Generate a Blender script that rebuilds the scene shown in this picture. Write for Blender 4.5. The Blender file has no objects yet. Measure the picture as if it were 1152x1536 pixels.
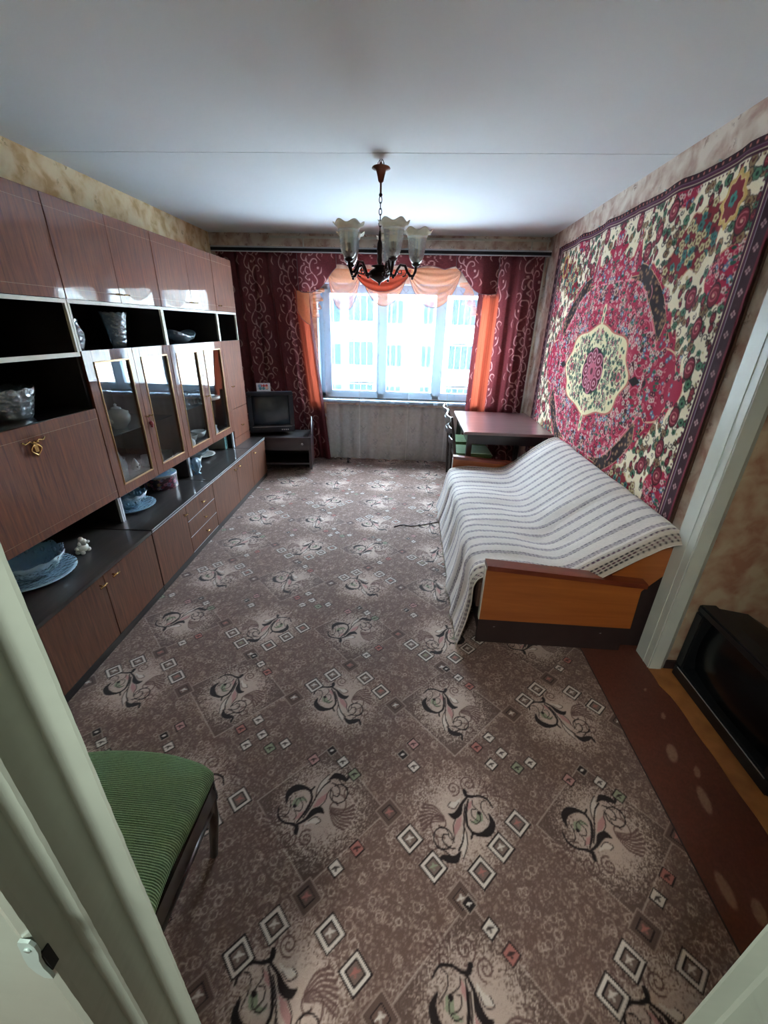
import bpy, bmesh, math, random
import numpy as np
from mathutils import Vector, Matrix
rnd = random.Random(7)
PI = math.pi
C = bpy.context.scene.collection
SC = bpy.context.scene

def lin(c):
    c = np.asarray(c, float) / 255.0
    return np.where(c <= 0.04045, c / 12.92, ((c + 0.055) / 1.055) ** 2.4)

# ------------------------------------------------------------------ camera
F_PX, PITCH, YAW, ROLL, CAM_H = 610.26, 0.427256, -0.0550864, 0.0259796, 1.6
cam_d = bpy.data.cameras.new('camera')
cam = bpy.data.objects.new('camera', cam_d); C.objects.link(cam)
cp, sp, cy, sy = math.cos(PITCH), math.sin(PITCH), math.cos(YAW), math.sin(YAW)
fw = Vector((sy * cp, cy * cp, -sp)); rt = Vector((cy, -sy, 0)); up = rt.cross(fw)
cr, sr = math.cos(ROLL), math.sin(ROLL)
r2 = rt * cr + up * sr; u2 = up * cr - rt * sr
m = Matrix((r2, u2, -fw)).transposed().to_4x4(); m.translation = (0, 0, CAM_H)
cam.matrix_world = m
cam_d.sensor_fit = 'VERTICAL'; cam_d.sensor_height = 24.0
cam_d.lens = F_PX / 1536.0 * 24.0
cam_d.clip_start = 0.02; cam_d.clip_end = 300
SC.camera = cam

# ------------------------------------------------------------------ world, sun, lamps, exposure
W = bpy.data.worlds.new('world'); SC.world = W; W.use_nodes = True
bg = W.node_tree.nodes['Background']
bg.inputs['Color'].default_value = (0.72, 0.86, 1.0, 1)
bg.inputs['Strength'].default_value = 20.0
sun_d = bpy.data.lights.new('sun', 'SUN'); sun_d.energy = 4; sun_d.angle = 0.01; sun_d.color = (1, .97, .92)
sun = bpy.data.objects.new('sun', sun_d); C.objects.link(sun)
sun.rotation_euler = (math.radians(48), 0, math.radians(-18))
port_d = bpy.data.lights.new('window_portal', 'AREA'); port_d.shape = 'RECTANGLE'; port_d.size = 2.24; port_d.size_y = 1.3
port = bpy.data.objects.new('window_portal', port_d); C.objects.link(port)
port.location = (-0.03, 5.47, 1.43); port.rotation_euler = (math.radians(-90), 0, 0)
port_d.cycles.is_portal = True
hall_d = bpy.data.lights.new('hall_lamp', 'AREA'); hall_d.shape = 'RECTANGLE'; hall_d.size = 0.5; hall_d.size_y = 0.5
hall_d.energy = 16; hall_d.color = (0.92, 1.0, 0.97)
hall = bpy.data.objects.new('hall_lamp', hall_d); C.objects.link(hall); hall.location = (-0.68, -0.95, 2.44)
SC.view_settings.view_transform = 'Standard'; SC.view_settings.look = 'None'
SC.view_settings.gamma = 1; SC.view_settings.use_curve_mapping = False
SC.view_settings.exposure = 1.78

# ------------------------------------------------------------------ materials
def nt(name):
    mt = bpy.data.materials.new(name); mt.use_nodes = True
    t = mt.node_tree; b = t.nodes['Principled BSDF']
    return mt, t, b
def setp(b, k, v):
    if k in b.inputs: b.inputs[k].default_value = v
def pm(name, col, rough=.5, metal=0, var=.12, scale=12, stretch=(1, 1, 1), bump=0, coat=0, coat_rough=.05, spec=.5, col2=None, sheen=0, bscale=None, detail=4):
    mt, t, b = nt(name)
    tc = t.nodes.new('ShaderNodeTexCoord'); mp = t.nodes.new('ShaderNodeMapping'); mp.inputs['Scale'].default_value = stretch
    t.links.new(tc.outputs['Object'], mp.inputs['Vector'])
    n = t.nodes.new('ShaderNodeTexNoise'); n.inputs['Scale'].default_value = scale; n.inputs['Detail'].default_value = detail
    t.links.new(mp.outputs['Vector'], n.inputs['Vector'])
    cr_ = t.nodes.new('ShaderNodeValToRGB'); l = lin(col)
    l2 = lin(col2) if col2 is not None else l * (1 + var)
    l1 = l if col2 is not None else l * (1 - var)
    cr_.color_ramp.elements[0].position = .3; cr_.color_ramp.elements[1].position = .7
    cr_.color_ramp.elements[0].color = (*np.clip(l1, 0, 1), 1); cr_.color_ramp.elements[1].color = (*np.clip(l2, 0, 1), 1)
    t.links.new(n.outputs['Fac'], cr_.inputs['Fac']); t.links.new(cr_.outputs['Color'], b.inputs['Base Color'])
    setp(b, 'Roughness', rough); setp(b, 'Metallic', metal); setp(b, 'Specular IOR Level', spec)
    setp(b, 'Coat Weight', coat); setp(b, 'Coat Roughness', coat_rough); setp(b, 'Sheen Weight', sheen)
    if bump:
        n2 = t.nodes.new('ShaderNodeTexNoise'); n2.inputs['Scale'].default_value = bscale or scale * 4
        t.links.new(mp.outputs['Vector'], n2.inputs['Vector'])
        bp = t.nodes.new('ShaderNodeBump'); bp.inputs['Strength'].default_value = bump; bp.inputs['Distance'].default_value = .004
        t.links.new(n2.outputs['Fac'], bp.inputs['Height']); t.links.new(bp.outputs['Normal'], b.inputs['Normal'])
    return mt
def attr_mat(name, rough=.8, bump=0, bscale=300, sheen=0, transl=0, transp=0, spec=.3, gain=1.0):
    mt, t, b = nt(name)
    a = t.nodes.new('ShaderNodeAttribute'); a.attribute_name = 'Col'
    n = t.nodes.new('ShaderNodeTexNoise'); n.inputs['Scale'].default_value = bscale
    tc = t.nodes.new('ShaderNodeTexCoord'); t.links.new(tc.outputs['Object'], n.inputs['Vector'])
    mr = t.nodes.new('ShaderNodeMapRange'); mr.inputs['To Min'].default_value = .82 * gain; mr.inputs['To Max'].default_value = 1.18 * gain
    t.links.new(n.outputs['Fac'], mr.inputs['Value'])
    mx = t.nodes.new('ShaderNodeVectorMath'); mx.operation = 'SCALE'
    t.links.new(a.outputs['Color'], mx.inputs[0]); t.links.new(mr.outputs['Result'], mx.inputs['Scale'])
    t.links.new(mx.outputs['Vector'], b.inputs['Base Color'])
    setp(b, 'Roughness', rough); setp(b, 'Sheen Weight', sheen); setp(b, 'Specular IOR Level', spec)
    if bump:
        bp = t.nodes.new('ShaderNodeBump'); bp.inputs['Strength'].default_value = bump; bp.inputs['Distance'].default_value = .003
        t.links.new(n.outputs['Fac'], bp.inputs['Height']); t.links.new(bp.outputs['Normal'], b.inputs['Normal'])
    out = t.nodes['Material Output']; last = b.outputs[0]
    if transl:
        tr = t.nodes.new('ShaderNodeBsdfTranslucent'); t.links.new(mx.outputs['Vector'], tr.inputs['Color'])
        ms = t.nodes.new('ShaderNodeMixShader'); ms.inputs[0].default_value = transl
        t.links.new(last, ms.inputs[1]); t.links.new(tr.outputs[0], ms.inputs[2]); last = ms.outputs[0]
    if transp:
        tp = t.nodes.new('ShaderNodeBsdfTransparent')
        ms = t.nodes.new('ShaderNodeMixShader'); ms.inputs[0].default_value = transp
        if transp < 0:      # transparency from attribute alpha
            t.links.new(a.outputs['Alpha'], ms.inputs[0])
        t.links.new(last, ms.inputs[1]); t.links.new(tp.outputs[0], ms.inputs[2]); last = ms.outputs[0]
    t.links.new(last, out.inputs['Surface'])
    return mt
def cloth_mat(name, col, transl=.4, transp=0.0, rough=.8):
    mt, t, b = nt(name)
    n = t.nodes.new('ShaderNodeTexNoise'); n.inputs['Scale'].default_value = 60
    tc = t.nodes.new('ShaderNodeTexCoord'); t.links.new(tc.outputs['Object'], n.inputs['Vector'])
    cr_ = t.nodes.new('ShaderNodeValToRGB'); l = lin(col)
    cr_.color_ramp.elements[0].color = (*(l * .85), 1); cr_.color_ramp.elements[1].color = (*np.clip(l * 1.12, 0, 1), 1)
    t.links.new(n.outputs['Fac'], cr_.inputs['Fac']); t.links.new(cr_.outputs['Color'], b.inputs['Base Color']); setp(b, 'Roughness', rough)
    tr = t.nodes.new('ShaderNodeBsdfTranslucent'); t.links.new(cr_.outputs['Color'], tr.inputs['Color'])
    ms = t.nodes.new('ShaderNodeMixShader'); ms.inputs[0].default_value = transl
    t.links.new(b.outputs[0], ms.inputs[1]); t.links.new(tr.outputs[0], ms.inputs[2])
    tp = t.nodes.new('ShaderNodeBsdfTransparent'); m2 = t.nodes.new('ShaderNodeMixShader'); m2.inputs[0].default_value = transp
    t.links.new(ms.outputs[0], m2.inputs[1]); t.links.new(tp.outputs[0], m2.inputs[2])
    t.links.new(m2.outputs[0], t.nodes['Material Output'].inputs['Surface'])
    return mt
def glass_mat(name, tint=(230, 240, 245), diff=0.0, dcol=(150, 190, 210), rough=.02, bump=0, bscale=40, base_refl=0.0):
    mt, t, b = nt(name); t.nodes.remove(b)
    tp = t.nodes.new('ShaderNodeBsdfTransparent'); tp.inputs['Color'].default_value = (*lin(tint), 1)
    gl = t.nodes.new('ShaderNodeBsdfGlossy'); gl.inputs['Roughness'].default_value = rough
    fr = t.nodes.new('ShaderNodeLayerWeight'); fr.inputs['Blend'].default_value = .5
    pw = t.nodes.new('ShaderNodeMath'); pw.operation = 'POWER'; pw.inputs[1].default_value = 5
    t.links.new(fr.outputs['Facing'], pw.inputs[0])
    ad = t.nodes.new('ShaderNodeMath'); ad.operation = 'MULTIPLY_ADD'; ad.use_clamp = True; ad.inputs[1].default_value = .9; ad.inputs[2].default_value = .045 + base_refl
    t.links.new(pw.outputs[0], ad.inputs[0])
    n = t.nodes.new('ShaderNodeTexVoronoi'); n.inputs['Scale'].default_value = bscale
    tc = t.nodes.new('ShaderNodeTexCoord'); t.links.new(tc.outputs['Object'], n.inputs['Vector'])
    if bump:
        bp = t.nodes.new('ShaderNodeBump'); bp.inputs['Strength'].default_value = bump; bp.inputs['Distance'].default_value = .01
        t.links.new(n.outputs['Distance'], bp.inputs['Height'])
        t.links.new(bp.outputs['Normal'], gl.inputs['Normal']); t.links.new(bp.outputs['Normal'], fr.inputs['Normal'])
    df = t.nodes.new('ShaderNodeBsdfDiffuse'); df.inputs['Color'].default_value = (*lin(dcol), 1)
    m0 = t.nodes.new('ShaderNodeMixShader'); m0.inputs[0].default_value = diff
    t.links.new(tp.outputs[0], m0.inputs[1]); t.links.new(df.outputs[0], m0.inputs[2])
    m1 = t.nodes.new('ShaderNodeMixShader'); t.links.new(ad.outputs[0], m1.inputs[0])
    t.links.new(m0.outputs[0], m1.inputs[1]); t.links.new(gl.outputs[0], m1.inputs[2])
    t.links.new(m1.outputs[0], t.nodes['Material Output'].inputs['Surface'])
    return mt
def wood_mat(name, c1, c2, rough=.35, coat=.8, coat_rough=.04, axis='z', scale=9, wob=.0):
    mt, t, b = nt(name)
    tc = t.nodes.new('ShaderNodeTexCoord'); mp = t.nodes.new('ShaderNodeMapping')
    s = {'z': (3, 3, .16), 'x': (.16, 3, 3), 'y': (3, .16, 3)}[axis]
    mp.inputs['Scale'].default_value = s
    t.links.new(tc.outputs['Object'], mp.inputs['Vector'])
    n = t.nodes.new('ShaderNodeTexNoise'); n.inputs['Scale'].default_value = scale; n.inputs['Detail'].default_value = 8; n.inputs['Roughness'].default_value = .7; n.inputs['Distortion'].default_value = .4
    t.links.new(mp.outputs['Vector'], n.inputs['Vector'])
    cr_ = t.nodes.new('ShaderNodeValToRGB')
    cr_.color_ramp.elements[0].position = .35; cr_.color_ramp.elements[1].position = .68
    cr_.color_ramp.elements[0].color = (*lin(c1), 1); cr_.color_ramp.elements[1].color = (*lin(c2), 1)
    t.links.new(n.outputs['Fac'], cr_.inputs['Fac']); t.links.new(cr_.outputs['Color'], b.inputs['Base Color'])
    setp(b, 'Roughness', rough); setp(b, 'Coat Weight', coat); setp(b, 'Coat Roughness', coat_rough)
    if wob:
        n2 = t.nodes.new('ShaderNodeTexNoise'); n2.inputs['Scale'].default_value = 5; n2.inputs['Detail'].default_value = 1
        t.links.new(tc.outputs['Object'], n2.inputs['Vector'])
        bp = t.nodes.new('ShaderNodeBump'); bp.inputs['Strength'].default_value = wob; bp.inputs['Distance'].default_value = .02
        t.links.new(n2.outputs['Fac'], bp.inputs['Height']); t.links.new(bp.outputs['Normal'], b.inputs['Coat Normal'])
    return mt
def wallpaper_mat(name, base, warm, light):
    mt, t, b = nt(name)
    tc = t.nodes.new('ShaderNodeTexCoord'); mp = t.nodes.new('ShaderNodeMapping')
    mp.inputs['Rotation'].default_value = (.4, .3, .5); t.links.new(tc.outputs['Object'], mp.inputs['Vector'])
    n = t.nodes.new('ShaderNodeTexNoise'); n.inputs['Scale'].default_value = 9; n.inputs['Detail'].default_value = 4; n.inputs['Distortion'].default_value = .35
    t.links.new(mp.outputs['Vector'], n.inputs['Vector'])
    cr_ = t.nodes.new('ShaderNodeValToRGB'); e = cr_.color_ramp.elements
    e[0].position = .36; e[0].color = (*lin(warm), 1); e[1].position = .62; e[1].color = (*lin(light), 1)
    e2 = e.new(.48); e2.color = (*lin(base), 1)
    t.links.new(n.outputs['Fac'], cr_.inputs['Fac'])
    v = t.nodes.new('ShaderNodeTexVoronoi'); v.inputs['Scale'].default_value = 8.5; v.inputs['Randomness'].default_value = .35
    t.links.new(tc.outputs['Object'], v.inputs['Vector'])
    n3 = t.nodes.new('ShaderNodeTexNoise'); n3.inputs['Scale'].default_value = 55; n3.inputs['Detail'].default_value = 3
    t.links.new(tc.outputs['Object'], n3.inputs['Vector'])
    r = t.nodes.new('ShaderNodeMapRange'); r.inputs['From Min'].default_value = .30; r.inputs['From Max'].default_value = .12; r.inputs['To Min'].default_value = 0; r.inputs['To Max'].default_value = .9
    t.links.new(v.outputs['Distance'], r.inputs['Value'])
    g = t.nodes.new('ShaderNodeMath'); g.operation = 'GREATER_THAN'; g.inputs[1].default_value = .52
    t.links.new(n3.outputs['Fac'], g.inputs[0])
    mu = t.nodes.new('ShaderNodeMath'); mu.operation = 'MULTIPLY'; t.links.new(r.outputs['Result'], mu.inputs[0]); t.links.new(g.outputs[0], mu.inputs[1])
    mx = t.nodes.new('ShaderNodeMix'); mx.data_type = 'RGBA'
    t.links.new(mu.outputs[0], mx.inputs['Factor']); t.links.new(cr_.outputs['Color'], mx.inputs[6]); mx.inputs[7].default_value = (*lin(np.array(warm) * .86), 1)
    t.links.new(mx.outputs[2], b.inputs['Base Color']); setp(b, 'Roughness', .75)
    return mt

M = {}
M['ceil'] = pm('ceiling_whitewash', (226, 226, 224), .9, var=.03, scale=1.2)
M['dark_gap'] = pm('dark_gap', (30, 30, 32), .9)
M['paper_left'] = wallpaper_mat('wallpaper_sand', (228, 198, 150), (204, 164, 112), (238, 216, 176))
M['paper_right'] = wallpaper_mat('wallpaper_rose', (205, 180, 160), (182, 146, 128), (222, 206, 188))
M['paper_alcove'] = wallpaper_mat('wallpaper_brown', (176, 144, 118), (158, 112, 88), (188, 166, 138))
M['paint'] = pm('white_gloss_paint', (205, 208, 198), .35, var=.06, scale=6, bump=.25, bscale=14)
M['paint_green'] = pm('grey_green_gloss_paint', (162, 168, 154), .3, var=.08, scale=5, bump=.08, bscale=9)
M['plaster'] = pm('plaster', (150, 150, 144), .9, var=.04)
M['win_white'] = pm('window_paint', (140, 158, 174), .35, var=.03)
M['floor'] = attr_mat('painted_floor', .45, bump=.15, bscale=40, spec=.4)
M['orange_lino'] = pm('ochre_linoleum', (148, 92, 50), .5, var=.2, scale=14, bump=.1, col2=(176, 116, 62))
M['carpet'] = attr_mat('carpet_pile', .9, bump=.5, bscale=420, sheen=.15)
M['rug'] = attr_mat('rug_pile', .85, bump=.35, bscale=260, sheen=.08, spec=.15)
M['drape'] = attr_mat('drape_cloth', .6, bump=.1, bscale=200, transl=.28)
M['throw'] = attr_mat('throw_weave', .9, bump=.4, bscale=380, sheen=.1)
M['sheer'] = attr_mat('sheer_tulle', .8, bscale=30, transl=.02, transp=-1)
M['peach'] = cloth_mat('peach_voile', (238, 156, 110), .12, .40)
M['redswag'] = cloth_mat('red_satin', (190, 76, 52), .25, 0, .5)
M['orange'] = cloth_mat('orange_satin', (226, 98, 46), .55, 0, .5)
M['piping'] = pm('piping', (110, 90, 95), .7)
M['wood_up'] = wood_mat('polished_walnut', (84, 38, 14), (134, 68, 28), .7, .6, .015, scale=26, wob=.04)
M['wood_low'] = wood_mat('walnut_base', (80, 42, 22), (116, 68, 40), .7, .55, .04, scale=26)
M['wood_dark'] = wood_mat('dark_top', (38, 34, 34), (62, 54, 50), .6, .9, .03, 'y')
M['inside'] = pm('dark_lining', (22, 18, 17), .7, var=.1)
M['inside_wood'] = pm('inside_wood', (112, 90, 76), .5, var=.1)
M['white_edge'] = pm('cream_edging', (206, 200, 184), .4, var=.04)
M['silver_edge'] = pm('silver_edging', (176, 176, 180), .35, metal=.3, var=.04)
M['gold'] = pm('gold_bead', (178, 138, 92), .35, metal=.5, var=.08)
M['brass'] = pm('brass', (200, 160, 100), .25, metal=.9, var=.08)
M['pane'] = glass_mat('cabinet_glass', (246, 250, 252), rough=.01, base_refl=.06)
M['winglass'] = glass_mat('window_glass', (245, 250, 252), rough=.01)
M['crystal'] = glass_mat('cut_crystal', (215, 228, 235), .28, (200, 215, 225), .08, .9, 45, .12)
M['blue_glass'] = glass_mat('blue_glass', (190, 220, 238), .6, (176, 214, 236), .08, .9, 60, .10)
M['lampglass'] = glass_mat('lamp_glass', (244, 248, 248), .20, (225, 228, 224), .10, .12, 60, .12)
M['lamprim'] = cloth_mat('frosted_rim', (226, 216, 194), .5, .15, .4)
M['bronze'] = pm('dark_bronze', (48, 32, 28), .35, metal=.6, var=.2)
M['copper'] = pm('copper_brown', (110, 62, 44), .35, metal=.5, var=.2)
M['porcelain'] = pm('porcelain', (214, 212, 204), .2, var=.04, coat=.5)
M['black_plastic'] = pm('black_plastic', (24, 26, 28), .4, var=.15)
M['screen'] = pm('tv_glass', (12, 15, 17), .22, var=.05, spec=.3)
M['screen_blue'] = pm('tv_glass_grey', (46, 56, 66), .12, var=.05, coat=.6, coat_rough=.03)
M['navy_plastic'] = pm('slate_plastic', (34, 40, 52), .4, var=.15)
M['table_top'] = wood_mat('table_lacquer_sheen', (122, 96, 98), (146, 116, 116), .28, .8, .18, 'x')  # grey-pink of the window's reflection mixed into the lacquer colour
M['table_dark'] = wood_mat('table_dark', (34, 22, 26), (48, 32, 34), .4, .5, .15, 'x')
M['chair_wood'] = wood_mat('chair_stain', (30, 22, 20), (52, 36, 28), .35, .6, .12)
M['green'] = pm('green_knit', (66, 96, 50), .9, var=.25, scale=8, stretch=(2, 22, 2), sheen=.2, bump=.8, bscale=10, col2=(92, 122, 66))
M['sofa_panel'] = wood_mat('orange_veneer', (150, 80, 34), (184, 106, 48), .4, .4, .2, 'x', 4)
M['sofa_rail'] = wood_mat('red_rail', (104, 44, 28), (136, 62, 38), .35, .6, .1, 'x')
M['sofa_base'] = pm('dark_base_board', (52, 36, 34), .6, var=.15)
M['upholstery'] = pm('brown_upholstery', (96, 66, 52), .9, var=.15, scale=60)
M['radiator'] = pm('radiator_enamel', (212, 212, 208), .4, var=.04)
M['cord'] = pm('cord', (60, 50, 48), .6)
M['facade'] = pm('facade_panel', (206, 202, 194), .9, var=.05, scale=.5)
M['facade_win'] = pm('facade_window', (30, 42, 53), 1, var=.2, scale=2, spec=0)
M['facade_frame'] = pm('facade_frame', (70, 80, 88), 1, var=.1, scale=2, spec=0)
M['ground'] = pm('snowy_ground', (200, 205, 210), .9, var=.1, scale=.3)
M['steel'] = pm('painted_steel', (178, 196, 188), .3, metal=.2, var=.1)
M['red_bead'] = pm('red_bead', (150, 26, 30), .3)
M['inlay'] = pm('inlay', (150, 112, 78), .5)

# ------------------------------------------------------------------ mesh helpers
def tag(o, label=None, cat=None, group=None, kind=None):
    if label: o['label'] = label
    if cat: o['category'] = cat
    if group: o['group'] = group
    if kind: o['kind'] = kind
    return o
def world_off(p):
    v = Vector((0, 0, 0))
    while p is not None:
        if p.get('_local'): return Vector((0, 0, 0))
        v += Vector(p.location); p = p.parent
    return v
def empty(name, loc, label, cat, group=None, rz=0, local=False):
    o = bpy.data.objects.new(name, None); C.objects.link(o); o.location = loc; o.rotation_euler = (0, 0, rz)
    o.empty_display_size = .05
    if local: LOCAL.add(o.name)
    return tag(o, label, cat, group)
LOCAL = set()
def off_of(p):
    v = Vector((0, 0, 0))
    while p is not None:
        if p.name in LOCAL: return v
        v += Vector(p.location); p = p.parent
    return v
class MB:
    def __init__(s): s.v = []; s.f = []; s.sm = []
    def add(s, vs, fs, smooth=False):
        o = len(s.v); s.v += [tuple(x) for x in vs]; s.f += [tuple(i + o for i in f) for f in fs]; s.sm += [smooth] * len(fs); return s
    def box(s, x0, x1, y0, y1, z0, z1, bev=0, M4=None):
        if x0 > x1: x0, x1 = x1, x0
        if y0 > y1: y0, y1 = y1, y0
        if z0 > z1: z0, z1 = z1, z0
        if bev:
            bm = bmesh.new(); bmesh.ops.create_cube(bm, size=1)
            for v in bm.verts: v.co = Vector(((x0 + x1) / 2 + v.co.x * (x1 - x0), (y0 + y1) / 2 + v.co.y * (y1 - y0), (z0 + z1) / 2 + v.co.z * (z1 - z0)))
            bmesh.ops.bevel(bm, geom=bm.edges[:], offset=bev, segments=2, affect='EDGES')
            vs = [v.co.copy() for v in bm.verts]; bm.verts.index_update(); fs = [[v.index for v in f.verts] for f in bm.faces]; bm.free()
        else:
            vs = [Vector((x, y, z)) for x in (x0, x1) for y in (y0, y1) for z in (z0, z1)]
            fs = [(0, 1, 3, 2), (4, 6, 7, 5), (0, 4, 5, 1), (2, 3, 7, 6), (0, 2, 6, 4), (1, 5, 7, 3)]
        if M4 is not None: vs = [M4 @ v for v in vs]
        return s.add(vs, fs)
    def prism(s, pts, axis, a0, a1):
        """extrude 2-D polygon pts along axis ('x','y','z')"""
        n = len(pts)
        def P(p, a):
            return {'x': (a, p[0], p[1]), 'y': (p[0], a, p[1]), 'z': (p[0], p[1], a)}[axis]
        vs = [P(p, a0) for p in pts] + [P(p, a1) for p in pts]
        fs = [tuple(range(n))[::-1], tuple(range(n, 2 * n))] + [(i, (i + 1) % n, n + (i + 1) % n, n + i) for i in range(n)]
        return s.add(vs, fs)
    def tube(s, pts, r, n=8, cap=True, smooth=True):
        pts = [Vector(p) for p in pts]; rs = r if isinstance(r, (list, tuple)) else [r] * len(pts)
        vs = []; fs = []; prev = None
        for i, p in enumerate(pts):
            d = (pts[min(i + 1, len(pts) - 1)] - pts[max(i - 1, 0)])
            d = d.normalized() if d.length > 1e-9 else Vector((0, 0, 1))
            if prev is None:
                a = Vector((0, 0, 1)) if abs(d.z) < .9 else Vector((1, 0, 0)); e1 = d.cross(a).normalized()
            else:
                e1 = (prev - d * prev.dot(d)); e1 = e1.normalized() if e1.length > 1e-6 else d.orthogonal().normalized()
            prev = e1; e2 = d.cross(e1)
            for k in range(n):
                t = 2 * PI * k / n; vs.append(p + (e1 * math.cos(t) + e2 * math.sin(t)) * rs[i])
        for i in range(len(pts) - 1):
            for k in range(n): fs.append((i * n + k, i * n + (k + 1) % n, (i + 1) * n + (k + 1) % n, (i + 1) * n + k))
        if cap: fs.append(tuple(range(n))[::-1]); fs.append(tuple((len(pts) - 1) * n + k for k in range(n)))
        return s.add(vs, fs, smooth)
    def lathe(s, prof, c=(0, 0, 0), n=32, fn=None, smooth=True, closed=False):
        vs = []; fs = []
        for i, (r, z) in enumerate(prof):
            for k in range(n):
                t = 2 * PI * k / n
                rr, zz = (r, z) if fn is None else fn(r, z, t, i)
                vs.append((c[0] + rr * math.cos(t), c[1] + rr * math.sin(t), c[2] + zz))
        for i in range(len(prof) - 1):
            for k in range(n): fs.append((i * n + k, i * n + (k + 1) % n, (i + 1) * n + (k + 1) % n, (i + 1) * n + k))
        if prof[0][0] > 1e-4 and closed: fs.append(tuple(range(n))[::-1])
        if closed and prof[-1][0] > 1e-4: fs.append(tuple((len(prof) - 1) * n + k for k in range(n)))
        return s.add(vs, fs, smooth)
    def ball(s, c, r, sc=(1, 1, 1), n=12):
        prof = [(math.sin(PI * i / n) * r, -math.cos(PI * i / n) * r) for i in range(n + 1)]
        vs = []; fs = []
        for (rr, z) in prof:
            for k in range(n):
                t = 2 * PI * k / n; vs.append((c[0] + rr * math.cos(t) * sc[0], c[1] + rr * math.sin(t) * sc[1], c[2] + z * sc[2]))
        for i in range(n):
            for k in range(n): fs.append((i * n + k, i * n + (k + 1) % n, (i + 1) * n + (k + 1) % n, (i + 1) * n + k))
        return s.add(vs, fs, True)
    def build(s, name, mat, parent=None, label=None):
        me = bpy.data.meshes.new(name); o_ = off_of(parent)
        me.from_pydata([(v[0] - o_[0], v[1] - o_[1], v[2] - o_[2]) for v in s.v], [], s.f)
        me.polygons.foreach_set('use_smooth', s.sm); me.materials.append(mat); me.update()
        o = bpy.data.objects.new(name, me); C.objects.link(o); o.parent = parent
        if label: o['label'] = label
        return o
def box(name, x0, x1, y0, y1, z0, z1, mat, parent=None, bev=0, label=None):
    return MB().box(x0, x1, y0, y1, z0, z1, bev).build(name, mat, parent, label)
def solidify(o, t, offset=0):
    md = o.modifiers.new('s', 'SOLIDIFY'); md.thickness = t; md.offset = offset; return o
def grid_obj(name, V, col, mat, parent=None, smooth=True, flip=False):
    """V: (ny,nx,3) array of world points, col: (ny,nx,3|4) sRGB 0-255 colours"""
    ny, nx = V.shape[:2]; o_ = off_of(parent)
    me = bpy.data.meshes.new(name)
    vv = (V.reshape(-1, 3) - np.array(o_)).astype(np.float32)
    idx = np.arange(ny * nx).reshape(ny, nx)
    q = np.stack([idx[:-1, :-1], idx[:-1, 1:], idx[1:, 1:], idx[1:, :-1]], -1).reshape(-1, 4)
    if flip: q = q[:, ::-1]
    nf = len(q)
    me.vertices.add(len(vv)); me.vertices.foreach_set('co', vv.ravel())
    me.loops.add(nf * 4); me.loops.foreach_set('vertex_index', q.astype(np.int32).ravel())
    me.polygons.add(nf); me.polygons.foreach_set('loop_start', np.arange(0, nf * 4, 4, dtype=np.int32))
    me.polygons.foreach_set('use_smooth', np.full(nf, smooth))
    me.update(calc_edges=True)
    if col is not None:
        a = me.color_attributes.new('Col', 'FLOAT_COLOR', 'POINT')
        c = np.ones((ny * nx, 4), np.float32); c[:, :3] = lin(col[..., :3].reshape(-1, 3))
        if col.shape[-1] == 4: c[:, 3] = col[..., 3].ravel()
        a.data.foreach_set('color', c.ravel())
    me.materials.append(mat)
    o = bpy.data.objects.new(name, me); C.objects.link(o); o.parent = parent
    return o

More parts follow.
